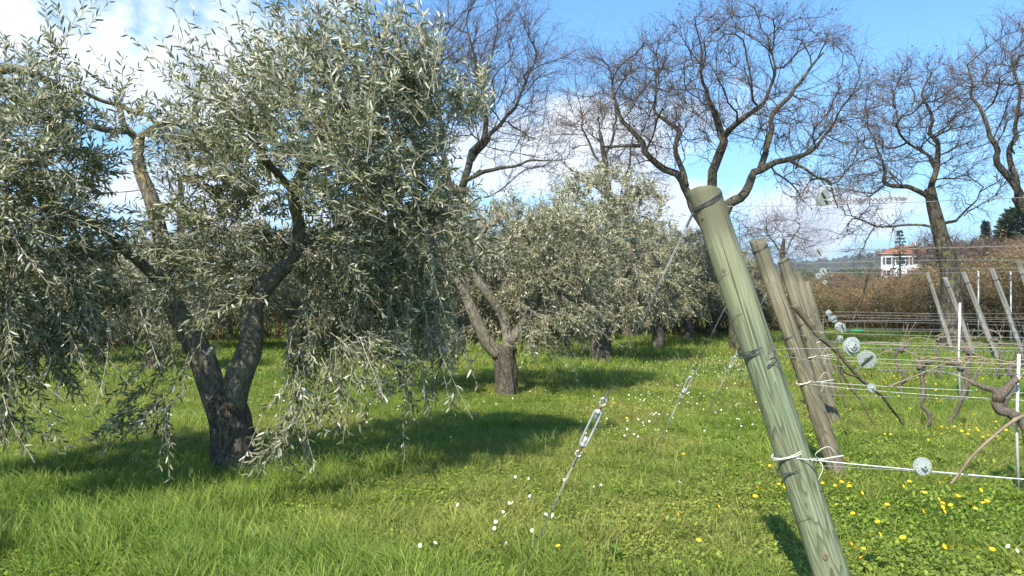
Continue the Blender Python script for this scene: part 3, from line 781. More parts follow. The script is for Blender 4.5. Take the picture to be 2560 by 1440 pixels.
def mid_olives():
    gx, gy, g0 = G(1270, 992); D = gy
    tr = [([P(1272, 1012, D), P(1268, 960, D), P(1262, 905, D), P(1262, 865, D)], [.19, .15, .145, .13])]
    lb = [([P(1248, 890, D), P(1215, 850, D), P(1180, 775, D), P(1150, 705, D), P(1128, 660, D), P(1104, 610, D), P(1082, 568, D), P(1045, 545, D)], [.10, .095, .085, .075, .062, .055, .045, .035]),
          ([P(1275, 880, D), P(1262, 800, D + .1), P(1215, 730, D), P(1192, 690, D), P(1196, 620, D), P(1212, 572, D), P(1240, 560, D)], [.10, .08, .07, .06, .05, .045, .03]),
          ([P(1192, 690, D), P(1170, 600, D - .1), P(1160, 560, D - .1), P(1200, 545, D - .1)], [.045, .04, .035, .025]),
          ([P(1270, 860, D), P(1330, 780, D + .2), P(1360, 680, D + .3), P(1350, 590, D + .3)], [.09, .07, .05, .03])]
    E = [EL(1370, 640, D + .2, .85, 1.0, .75, 1.1), EL(1330, 790, D, .80, .9, .42, 1.1), EL(1230, 830, D - .3, .5, .7, .22, 1), EL(1080, 790, D - .2, .65, .8, .42, 1.1), EL(1010, 700, D, .55, .7, .55, 1), EL(1440, 740, D + .3, .45, .8, .6, 1), EL(1280, 590, D + .3, .6, .7, .35, 1.0), EL(1230, 680, D + .6, .6, .5, .6, .9), EL(1260, 560, D + .5, .8, .7, .30, 1.1), EL(1480, 620, D + .4, .4, .6, .5, 1), EL(1085, 700, D + .6, .6, .6, .7, 1.1), EL(1110, 590, D + .8, .6, .5, .5, 1.3), EL(1150, 760, D + .7, .5, .4, .4, 1.2)]
    olive((gx, gy, g0 - .05), tr, lb, E, 2200, 3500, 16, .075, .019, 'olive tree with a cracked sunlit trunk and bare pruned limbs, second nearest', 'olive trees of the grove', quads=False, leafm='olive_leaf_far', tsides=22, topz=2.5, thick=.003, keep=[l[0] for l in lb[:3]], kr=.07)
    # prototypes for the rest of the grove
    protos = []
    for k in range(3):
        b = np.array([0., 0, -.05]); s = 1 if k % 2 else -1
        tr = [([b, (.05 * s, 0, .35), (-.02, 0, .75), (.03, 0, .95)], [.20, .155, .14, .12])]
        lb = [([(0, 0, .85), (.25 * s, .1, 1.25), (.45 * s, .15, 1.8), (.5 * s, .1, 2.3)], [.10, .075, .05, .03]), ([(0, 0, .85), (-.25 * s, -.1, 1.3), (-.5 * s, -.2, 1.8), (-.45 * s, -.1, 2.4)], [.09, .07, .05, .03]), ([(0, 0, .9), (0, .3, 1.5), (.1, .4, 2.2), (0, .3, 2.8)], [.08, .06, .045, .03])]
        E = [[0, 0, 2.25, 1.15, 1.1, .95, 1.1], [.55 * s, .1, 1.5, .85, .9, .65, 1.1], [-.6 * s, -.1, 1.45, .8, .85, .60, 1.1], [.1, .1, 2.95, .65, .65, .45, 1.2], [-.45 * s, 0, 2.6, .6, .6, .45, 1]]
        if k == 2: E.append([.3, -.6, 1.2, .6, .5, .55, 1.2])
        protos.append(olive(b, tr, lb, E, 1300, 2100 if k else 2400, 14, .085, .023, 'x', None, quads=False, leafm='olive_leaf_far', tsides=16, topz=2.6, thick=.0038, tub=4, step=.2))
    spots = [(1508, 908, 2, 1.2, 'olive tree with a full rounded crown just behind the second nearest one'), (1642, 876, 1, .95, 'olive tree right of the round-crowned one, with a thick shaded trunk'), (1722, 852, 0, .98, 'slender olive tree close behind the leaning green post'),
             (385, 932, 1, .75, 'small olive tree seen through the fork of the near olive, dark thin trunk'), (248, 912, 0, .72, 'small olive tree low behind the left hanging foliage'), (898, 905, 2, .92, 'olive tree whose trunk shows faintly below the near olive crown'),
             (1010, 872, 1, 1.0, 'farther olive tree left of the second nearest trunk'), (1150, 858, 0, 1.05, 'farther olive tree directly behind the bare pruned limbs'), (1390, 860, 1, 1.1, 'farther olive tree filling the gap between two nearer trunks'), (620, 878, 0, .95, 'farther olive tree visible between the stems of the near fork'),
             (770, 866, 2, 1.0, 'farther olive tree behind the right half of the near crown'), (60, 900, 2, .72, 'small olive tree at the far left edge beyond the brushwood'), (1300, 848, 2, 1.1, 'far olive tree peeping over the second nearest crown'), (1570, 843, 0, 1.1, 'far olive tree between the round crown and its right neighbour'), (480, 880, 2, .85, 'olive tree just left of the near fork in the distance'), (1780, 842, 1, .9, 'last olive tree of the row half hidden by the green post'), (1840, 838, 0, .8, 'low olive tree between the two nearest leaning posts'), (None, (-4.85, 2.35), 1, .92, 'olive tree out of view on the left whose shade falls on the bottom left corner')]
    for i, (px, py, k, sc, lab) in enumerate(spots):
        x, y, z = G(px, py) if px else (py[0], py[1], float(gz(*py)))
        if i < 3:
            o = protos[k]; o.location = (x, y, z); o.scale = (sc,) * 3; o['label'] = lab; o['group'] = 'olive trees of the grove'
            first = True
        else:
            dup(protos[k], (x, y, z), rs.rand() * 6.28, sc, lab, 'olive trees of the grove')


# the prototypes 2, 1, 0 become the first three spots themselves
mid_olives()


def oak(base, trunk, limbs, E, natt, label, step=.32, tip=.0065, twl=.5, tsides=12, deadleaves=0, droop=(0, 0, .06), jit=.34, sub=3, name='oak_tree', ntw=3.6, scale_kill=1.3, maxtw=.03):
    loc = np.array(base, float); root = thing(name, tuple(loc), label, 'bare tree', 'leafless trees behind the grove')
    off = lambda pp: [(np.asarray(p) - loc, r) for p, r in pp]
    tp = [spline(p, r, 30) for p, r in trunk]; v, f = tubes(off(tp), tsides, bark_noise(.10, 1.2, 3.0)); link('trunk', mesh_np('trunk', v, f, M['oak_bark']), root)
    for p, r in limbs:
        q, rr = spline(p, r, 22)
        q = q + (np.stack([vnoise(q * 2.9 + 3), vnoise(q * 2.9 + 31), vnoise(q * 2.2 + 57)], -1) - .5) * .26 * np.sin(np.linspace(0, np.pi, len(q)))[:, None]
        v, f = tubes(off([(q, rr * .68)]), 8, bark_noise(.08, 1.2, 1.0)); link('limb', mesh_np('limb', v, f, M['oak_bark']), root)
    nodes, par, fr = skeleton([(np.asarray(a, float), b) for a, b in list(trunk) + list(limbs)], step); nf = len(nodes)
    att = ellipsoid_points(E, int(natt * 1.25), .25)
    edge = vnoise(att * .75 + 11); att = att[edge > .36]
    org_ = np.asarray(trunk[-1][0][-1], float)
    Pn, pr = colonize(nodes, par, att, step, 3.2, step * scale_kill, 70, jit, droop, 7000, .8, org_)
    r, nc = radii(Pn, pr, tip * 1.25, 1.85, nf, fr); r[nf:] = np.minimum(r[nf:], .065)
    pp = paths_of(Pn, pr, r, nf, .3); v, f = tubes(off(pp), 5, caps=False); link('branches', mesh_np('branches', v, f, M['oak_bark']), root, kind='stuff')
    cand = np.arange(nf, len(Pn)); cand = cand[r[cand] < maxtw]; k = rs.choice(cand, int(len(cand) * ntw)); seg = Pn[k] - Pn[pr[k]]; seg /= np.linalg.norm(seg, axis=1)[:, None] + 1e-9
    ot = Pn[k] - org_; ot /= np.linalg.norm(ot, axis=1)[:, None]; dd = seg * .8 + ot * .5 + rs.randn(len(k), 3) * .42 + np.array(droop); dd /= np.linalg.norm(dd, axis=1)[:, None]
    tw = twig_paths(Pn[k], dd, twl, tip * .75, sub, .2); v, f = tubes(off(tw), 3, caps=False); link('twigs', mesh_np('twigs', v, f, M['oak_twig']), root, kind='stuff')
    if deadleaves:
        kk = rs.choice(len(tw), deadleaves); c = np.array([tw[i][0][-1] for i in kk]) - loc
        V, Q, T = leaf_cloud(c, rs.randn(deadleaves, 3), .07, .05, rs.rand(deadleaves), False); link('dead_leaves', mesh_np('dead_leaves', V, Q, M['dead_leaf'], attrs={'tint': T}), root, kind='stuff')
    return root


def oaks():
    def b(px, D, z=None): x = (px - 1280) / F * D; return (x, D, float(gz(x, D)) - .1)
    # A: tall tree behind the centre
    D = 23.0; B = b(1140, D)
    oak(B, [([B, P(1138, 760, D), P(1140, 640, D), P(1148, 540, D), P(1155, 470, D)], [.40, .30, .27, .25, .22])],
        [([P(1148, 540, D), P(1120, 440, D), P(1105, 340, D), P(1095, 220, D - .5), P(1110, 120, D - .5)], [.17, .14, .11, .08, .04]),
         ([P(1155, 470, D), P(1180, 390, D), P(1215, 310, D), P(1200, 200, D), P(1170, 80, D)], [.17, .14, .11, .07, .04]),
         ([P(1180, 400, D), P(1230, 330, D + .5), P(1290, 250, D + .5), P(1340, 150, D + .5)], [.11, .09, .07, .03]),
         ([P(1165, 450, D), P(1230, 420, D - .5), P(1310, 405, D - 1), P(1390, 400, D - 1)], [.11, .08, .05, .02]),
         ([P(1140, 470, D), P(1060, 380, D), P(1000, 300, D)], [.12, .08, .04]),
         ([P(1150, 560, D), P(1190, 500, D), P(1225, 490, D)], [.08, .05, .03])],
        [EL(1200, 200, D, 2.0, 2.2, 2.2, 1.2), EL(1310, 250, D + .3, 1.35, 1.8, 2.2, 1.2), EL(1080, 200, D, 1.3, 1.6, 1.7, 1), EL(1190, 60, D, 1.7, 1.8, .85, 1.2), EL(1290, 400, D, 1.3, 1.5, .6, 1), EL(1000, 380, D, 1.0, 1.2, 1.2, .8)],
        2300, 'tall leafless tree rising behind the second nearest olive tree', step=.30, twl=.65, jit=.28, droop=(.04, 0, .16))
    # B: slim grey tree
    D = 31.0; B = b(1535, D)
    oak(B, [([B, P(1533, 700, D), P(1528, 560, D), P(1520, 470, D), P(1512, 400, D), P(1500, 330, D)], [.28, .20, .17, .14, .11, .07])],
        [([P(1530, 570, D), P(1570, 500, D), P(1568, 420, D), P(1585, 330, D)], [.12, .10, .07, .03]), ([P(1516, 430, D), P(1470, 350, D), P(1450, 260, D)], [.08, .06, .03]), ([P(1512, 400, D), P(1540, 300, D), P(1530, 200, D)], [.08, .06, .03]), ([P(1525, 500, D), P(1450, 440, D), P(1400, 400, D)], [.07, .05, .02])],
        [EL(1500, 290, D, 1.6, 1.7, 2.1, 1.1), EL(1430, 420, D, .9, 1.4, 1.2, .9), EL(1590, 400, D, .9, 1.4, 1.6, .9), EL(1500, 200, D, 1.2, 1.2, .9, 1)],
        1300, 'slim pale leafless tree with two thin trunks left of the big oak', step=.34, twl=.75, jit=.26, tip=.0075, droop=(0, 0, .15))
    # C: big spreading oak
    D = 20.0; B = b(1866, D)
    oak(B, [([B, P(1852, 760, D), P(1826, 650, D), P(1796, 565, D)], [.42, .33, .30, .28])],
        [([P(1785, 600, D), P(1735, 520, D), P(1716, 460, D), P(1660, 425, D), P(1600, 365, D), P(1550, 290, D), P(1530, 210, D)], [.20, .17, .15, .13, .10, .07, .03]),
         ([P(1716, 465, D), P(1700, 400, D + .3), P(1690, 340, D + .5), P(1640, 270, D + .6), P(1640, 190, D + .6)], [.12, .10, .085, .06, .03]),
         ([P(1788, 580, D), P(1778, 480, D), P(1785, 410, D), P(1805, 350, D), P(1800, 290, D), P(1760, 220, D), P(1755, 130, D)], [.22, .19, .17, .15, .12, .07, .03]),
         ([P(1805, 350, D), P(1850, 300, D - .4), P(1900, 270, D - .6), P(1935, 190, D - .6), P(1920, 90, D - .6)], [.11, .10, .08, .05, .03]),
         ([P(1792, 570, D), P(1820, 520, D), P(1865, 480, D), P(1900, 425, D), P(1965, 395, D), P(2030, 375, D), P(2090, 300, D)], [.24, .20, .17, .14, .10, .07, .03]),
         ([P(1900, 425, D), P(1925, 350, D + .5), P(1950, 270, D + .8), P(2010, 190, D + .8), P(2060, 130, D + .8)], [.13, .11, .09, .06, .03]),
         ([P(1965, 395, D), P(2020, 430, D - .3), P(2080, 470, D - .5), P(2095, 520, D - .5)], [.07, .05, .035, .02]),
         ([P(1600, 365, D), P(1530, 370, D), P(1470, 330, D)], [.07, .05, .02])],
        [EL(1800, 200, D, 2.0, 2.6, 1.5, 1.3), EL(1650, 260, D, 1.5, 2.2, 1.4, 1.2), EL(1950, 230, D, 1.6, 2.4, 1.6, 1.2), EL(2080, 300, D, .9, 1.8, 1.3, 1), EL(1560, 330, D, .9, 1.6, 1.1, 1), EL(1890, 100, D, 1.1, 1.4, .7, 1.1), EL(2020, 440, D - .3, .9, 1.2, .8, .8), EL(1870, 620, D - 1, .55, .8, .8, .6), EL(1720, 350, D, 1.0, 1.0, .7, .5)],
        3300, 'big spreading leafless oak with three thick dark limbs behind the leaning green post', step=.27, twl=.45, jit=.42, deadleaves=420, droop=(0, 0, .03))
    # D: crooked oak in front of the house
    D = 22.0; B = b(2382, D)
    oak(B, [([B, P(2378, 740, D), P(2372, 660, D), P(2352, 590, D), P(2335, 520, D), P(2325, 470, D)], [.34, .27, .24, .20, .17, .14])],
        [([P(2330, 500, D), P(2290, 475, D), P(2220, 455, D), P(2200, 400, D), P(2185, 340, D)], [.13, .10, .08, .05, .03]),
         ([P(2325, 480, D), P(2340, 400, D), P(2335, 330, D), P(2310, 250, D), P(2330, 180, D)], [.13, .11, .08, .05, .03]),
         ([P(2338, 420, D), P(2300, 370, D), P(2250, 330, D), P(2235, 230, D)], [.08, .06, .045, .02]),
         ([P(2345, 570, D), P(2290, 560, D), P(2200, 565, D), P(2130, 540, D)], [.06, .045, .03, .02]),
         ([P(2365, 640, D), P(2330, 625, D), P(2260, 620, D)], [.06, .045, .02]), ([P(2350, 560, D), P(2410, 540, D), P(2450, 480, D)], [.07, .05, .02])],
        [EL(2270, 300, D, 1.6, 2.0, 1.5, 1.2), EL(2360, 350, D, .9, 1.7, 1.5, 1), EL(2180, 430, D, 1.1, 1.6, .9, 1), EL(2180, 560, D - .4, 1.0, 1.2, .6, .8), EL(2440, 480, D, .6, 1.2, .8, .6), EL(2250, 640, D - .5, 1.0, .8, .3, .5)],
        1900, 'crooked leafless oak standing before the white house', step=.27, twl=.45, jit=.42, deadleaves=200, droop=(0, 0, .02))
    # E: right edge
    D = 19.0; B = b(2640, D)
    oak(B, [([B, P(2630, 700, D), P(2600, 580, D), P(2545, 490, D)], [.32, .26, .20, .15])],
        [([P(2560, 500, D), P(2500, 410, D), P(2480, 330, D), P(2440, 240, D), P(2420, 160, D)], [.13, .11, .08, .05, .03]), ([P(2545, 490, D), P(2530, 380, D), P(2545, 270, D), P(2530, 130, D)], [.11, .09, .06, .03]), ([P(2600, 580, D), P(2660, 400, D), P(2680, 200, D)], [.14, .1, .04])],
        [EL(2480, 260, D, .9, 1.8, 1.7, 1.1), EL(2570, 200, D, 1.1, 1.6, 1.6, 1), EL(2680, 250, D, 1.3, 1.8, 2.0, .8)],
        1500, 'leafless oak leaning in from the right edge of the view', step=.28, twl=.45, jit=.40, deadleaves=120, droop=(0, 0, .04))
    # F: small one through the gap on the left
    D = 34.0; B = b(458, D)
    oak(B, [([B, P(455, 700, D), P(452, 560, D), P(450, 440, D)], [.30, .22, .17, .10])], [([P(452, 560, D), P(490, 460, D), P(500, 400, D)], [.09, .06, .03]), ([P(452, 520, D), P(415, 430, D), P(410, 360, D)], [.09, .06, .03])],
        [EL(455, 430, D, 1.3, 1.4, 1.9, 1), EL(500, 520, D, 1.2, 1.3, 1.2, .8)], 900, 'distant leafless tree seen in the gap between the two near olive crowns', step=.36, twl=.8, tip=.008, jit=.28)
    # G, H : faint ones between
    D = 38.0; B = b(1960, D)
    g = oak(B, [([B, P(1960, 700, D), P(1955, 640, D), P(1960, 600, D)], [.2, .15, .12, .08])], [([P(1958, 640, D), P(1990, 590, D), P(2000, 560, D)], [.06, .04, .02]), ([P(1958, 640, D), P(1920, 580, D), P(1915, 550, D)], [.06, .04, .02])],
            [EL(1950, 600, D, 1.6, 1.4, .95, 1)], 700, 'small bushy leafless tree low on the horizon between oak and hill', step=.3, twl=.8, tip=.008)


oaks()


# ---------------------------------------------------------------- shrubs, hedge, far wood
def shrub_proto(kind, label, cat, w_=1.3, h_=1.7, nst=70, nlf=4200, leafm='bramble_leaf', ll=.055, stemm='scrub_stem', group=None):
    root = thing(kind, (0, 0, 0), label, cat, group)
    b = np.stack([rs.randn(nst) * w_ * .4, rs.randn(nst) * .45, np.zeros(nst)], -1); a = rs.rand(nst) * 6.28; out = np.stack([np.cos(a), np.sin(a) * .6, np.zeros(nst)], -1)
    hh = h_ * (.55 + .5 * rs.rand(nst)); P_ = []
    for t in np.linspace(0, 1, 7): P_.append(b + out * (w_ * .7 * t ** 1.7)[..., None] if False else b + out * w_ * .7 * t ** 1.7 + np.stack([0 * hh, 0 * hh, hh * (1.55 * t - .62 * t * t)], -1) + rs.randn(nst, 3) * .05)
    P_ = np.stack(P_, 1); paths = [(P_[i], np.linspace(.014, .004, 7)) for i in range(nst)]
    k = rs.randint(0, nst, nst * 14); j = rs.randint(2, 7, nst * 14); pos = P_[k, j]; dd = rs.randn(len(k), 3) + np.array([0, 0, .25]); dd /= np.linalg.norm(dd, axis=1)[:, None]
    tw = twig_paths(pos, dd, .38, .0045, 2); v, f = tubes(paths + tw, 3, caps=False); link('stems', mesh_np('stems', v, f, M[stemm]), root, kind='stuff')
    e = np.array([tw[i][0][rs.randint(1, len(tw[i][0]))] for i in rs.randint(0, len(tw), nlf)]) + rs.randn(nlf, 3) * .05
    cl = vnoise(e * 2.3 + 5); V, Q, T = leaf_cloud(e, rs.randn(nlf, 3), ll * (.6 + .7 * rs.rand(nlf)), ll * .65, np.clip(cl * .9 + rs.randn(nlf) * .18, 0, 1), False)
    link('leaves', mesh_np('leaves', V, Q, M[leafm], attrs={'tint': T}), root, kind='stuff')
    return root


def shrubs():
    pa = shrub_proto('bramble_bush', 'x', 'bush'); pb = shrub_proto('bramble_bush', 'x', 'bush', 1.6, 1.4, 60, 5200)
    pg = shrub_proto('evergreen_bush', 'x', 'bush', 1.2, 1.5, 50, 6500, 'green_leaf', .06)
    pr = [pa, pb, pg]; used = set()
    spots = []
    look = ['reddish-brown', 'rusty', 'tangled brown', 'dark russet', 'thin brown', 'dusty brown']
    marks = [(1910, 832, 'just right of the second leaning post'), (1975, 829, 'behind the third leaning post'), (2040, 828, 'left of the white wire discs'), (2105, 827, 'below the far hill'), (2170, 828, 'left of the white house'), (2235, 829, 'below the white house'), (2300, 831, 'below the red roof'), (2365, 834, 'at the foot of the crooked oak'),
             (2430, 840, 'behind the grey row posts'), (2495, 846, 'between grey posts and the right edge'), (2560, 852, 'cut by the right edge'), (2620, 858, 'just past the right edge')]
    for i, (px, py, where) in enumerate(marks):
        spots.append((px, py, (2, 0, 2, 1, 0, 2, 1, 0, 0, 1, 2, 0)[i], .88 + .25 * rs.rand() + (.25 if px > 2380 else 0), '%s %s' % (('dull green evergreen bush' if i in (0, 2, 5, 10) else look[i % 6] + ' bramble bush'), where)))
    for i, (px, py, where) in enumerate([(2000, 815, 'behind the front brambles near the discs'), (2130, 813, 'rising over the brambles under the hill'), (2260, 814, 'rising below the house windows'), (2340, 815, 'beside the crooked oak trunk'), (2450, 818, 'towering behind the grey posts'), (2540, 822, 'high at the right edge'), (2620, 826, 'outside right')]):
        spots.append((px, py, (2, 1, 0)[i % 3], (.95 if px < 2400 else 1.5) + .3 * rs.rand(), ('dull green' if i % 3 == 0 else 'tall brown') + ' thicket ' + where))
    for i, (px, py, k, s_, lab) in enumerate([(130, 880, 1, 1.0, 'dry brown brushwood at the left behind the hanging olive leaves'), (240, 876, 0, .9, 'dry twiggy brushwood below the small left olive'), (330, 872, 1, .8, 'low brown brush just left of the near fork'), (20, 885, 0, 1.2, 'brown brush at the left edge'), (440, 856, 1, 1.3, 'dark brushy hedge seen through the fork'), (560, 852, 2, 1.3, 'green brushy hedge right of the fork'),
                                         (700, 850, 1, 1.4, 'brown hedge under the near crown'), (860, 848, 0, 1.5, 'brown hedge stretch left of centre'), (1040, 846, 2, 1.5, 'green hedge stretch behind the centre olives'), (1200, 842, 1, 1.5, 'brown hedge stretch behind the bare pruned limbs'), (1370, 838, 0, 1.5, 'brown hedge stretch behind the gap in the grove'), (1500, 836, 2, 1.4, 'green hedge behind the round-crowned olive'), (1640, 834, 1, 1.5, 'brown hedge behind the thick shaded trunk'), (1760, 832, 0, 1.4, 'brown hedge behind the slender olive'), (1840, 832, 2, 1.2, 'green bush left of the second leaning post')]):
        spots.append((px, py, k, s_, lab))
    for (px, py, k, s_, lab) in spots:
        x, y, z = G(px, py); cat = 'bush'
        if k not in used:
            used.add(k); o = pr[k]; o.location = (x, y, z - .05); o.scale = (s_,) * 3; o['label'] = lab; o['group'] = 'brushwood edging the meadow'
        else: dup(pr[k], (x, y, z - .05), rs.rand() * 6.28, (s_ * (.9 + .3 * rs.rand()), s_, s_ * (.85 + .3 * rs.rand())), lab, 'brushwood edging the meadow')


shrubs()


def conifer(name, loc, h, r, label, mode, n=5000):
    """mode 0 cypress, 1 layered conifer, 2 rounded dark pine"""
    root = thing(name, loc, label, 'conifer')
    v, f = tubes([(np.array([(0, 0, -.2), (0, 0, h * .5), (0, 0, h * .97)]), [h * .028, h * .016, h * .004])], 8); link('trunk', mesh_np('trunk', v, f, M['oak_bark']), root)
    t = rs.rand(n); a = rs.rand(n) * 6.28
    if mode == 0: rad = r * np.sqrt(np.clip(1 - t, 0, 1)) * (t > .03) * np.minimum(1, t * 6 + .3); q = rs.rand(n) ** .35; bend = .8; z = h * (.05 + .95 * t)
    elif mode == 1:
        lay = np.floor(t * 15) / 15; rad = r * (1 - lay) ** .9 * (.7 + .3 * vnoise(np.stack([np.cos(a) * 2, np.sin(a) * 2, lay * 9], -1)) * 1.6); q = rs.rand(n) ** .6; z = h * (.10 + .9 * lay) - q * rad * .18 + rs.randn(n) * .02 * h * .3; bend = .1
    else:
        rad = r * np.sin(np.pi * np.clip(t * .82 + .18, 0, 1)) ** .6 * (.65 + .6 * vnoise(np.stack([np.cos(a) * 1.7, np.sin(a) * 1.7, t * 5], -1))); q = rs.rand(n) ** .4; z = h * (.12 + .88 * t); bend = .3
    c = np.stack([np.cos(a) * rad * q, np.sin(a) * rad * q, z], -1); d = np.stack([np.cos(a), np.sin(a), np.full(n, bend)], -1) + rs.randn(n, 3) * .45
    L = h * .055 * (.5 + rs.rand(n)); V, Q, T = leaf_cloud(c, d, L, L * .35, rs.rand(n) * .9, False); link('foliage', mesh_np('foliage', V, Q, M['pine_leaf'], attrs={'tint': T}), root, kind='stuff')


def far_things():
    for nm, px, top, D, r, lab, mode, n in [('conifer_tree', 2250, 572, 150, 1.9, 'thin layered dark conifer standing in front of the white house', 1, 650), ('cypress_tree', 2465, 556, 125, .95, 'narrow cypress rising on the wooded slope right of the house', 0, 2500),
                                       ('pine_tree', 2556, 520, 78, 3.4, 'broad dark evergreen on the slope at the right edge', 2, 9000), ('pine_tree', 2515, 556, 85, 1.7, 'smaller dark evergreen beside the broad one near the right edge', 1, 3500), ('pine_tree', 2640, 500, 76, 3.6, 'dark evergreen just outside the right edge', 2, 5000)]:
        x = (px - 1280) / F * D; z0 = float(gz(x, D)); h = EYE + (HZ - top) / F * D - z0; conifer(nm, (x, D, z0), h, r, lab, mode, n)
    # bare brown wood on the slope: protos of twiggy crowns
    src = []
    for k in range(3):
        nod = np.array([[0, 0, 0.], [0, 0, 1.2], [.05, 0, 2.2]]); att = ellipsoid_points([[0, 0, 3.9, 1.7, 1.7, 2.0, 1]], 260, .2)
        Pn, pr = colonize(nod, [-1, 0, 1], att, .5, 4, .7, 25, .25); r, _ = radii(Pn, pr, .02, 2.2, 3, [.16, .14, .12]); pp = paths_of(Pn, pr, r, 3)
        kk = rs.randint(3, len(Pn), 700); dd = Pn[kk] - Pn[pr[kk]] + rs.randn(700, 3) * .3; dd /= np.linalg.norm(dd, axis=1)[:, None]
        v, f = tubes([(nod, [.16, .14, .12])] + pp + twig_paths(Pn[kk], dd, .7, .016, 2, seg=2), 3, caps=False); src.append(mesh_np('bare_crown', v, f, M['oak_twig' if k else 'scrub_stem']))
    m = bpy.data.materials.new('x') if False else None
    nl = 900
    for k in range(3):
        c = ellipsoid_points([[0, 0, 2.2, 2.0, 2.0, 1.9, 1], [1.2, 0, 1.4, 1.2, 1.2, 1.2, 1]], nl, .8); V, Q, T = leaf_cloud(c, rs.randn(nl, 3), .34, .26, rs.rand(nl), False)
        src.append(mesh_np('scrub_crown', V, Q, M['bramble_leaf' if k < 1 else 'green_leaf'], attrs={'tint': T * (.7 if k == 1 else 1)}))
    n = 2600; y = 48 + 190 * rs.rand(n) ** 1.3; a = -.75 + 1.5 * rs.rand(n); x = a * y; keep = (n2(x, y, .03, 3, 14) > .40) & ~((a > .44) & (a < .54) & (y < 196) & (y > 110)) & ~((a > .20) & (a < .47) & (rs.rand(n) < .5) & (y < 90)); x, y, a = x[keep], y[keep], a[keep]; k = len(x)
    idx = np.where(rs.rand(k) < .3, rs.randint(0, 3, k), rs.randint(3, 6, k)); s = (.75 + .6 * rs.rand(k)); s = np.where(a < .53, s * .40, s * .72); 
    scatter('distant_woodland', np.stack([x, y, gz(x, y) - .1], -1), np.stack([0 * x, 0 * x, rs.rand(k) * 6.28], -1), s, idx, rs.rand(k), src, 'brown leafless woodland and scrub covering the slopes beyond the meadow')
    n = 5200; y = 260 + 1350 * rs.rand(n); a = -.78 + 1.56 * rs.rand(n); x = a * y
    scatter('hillside_forest', np.stack([x, y, gz(x, y) - .3], -1), np.stack([0 * x, 0 * x, rs.rand(n) * 6.28], -1), 1.0 + 1.0 * rs.rand(n), rs.randint(3, 6, n), rs.rand(n), src, 'dark forest canopy on the distant hills')


far_things()


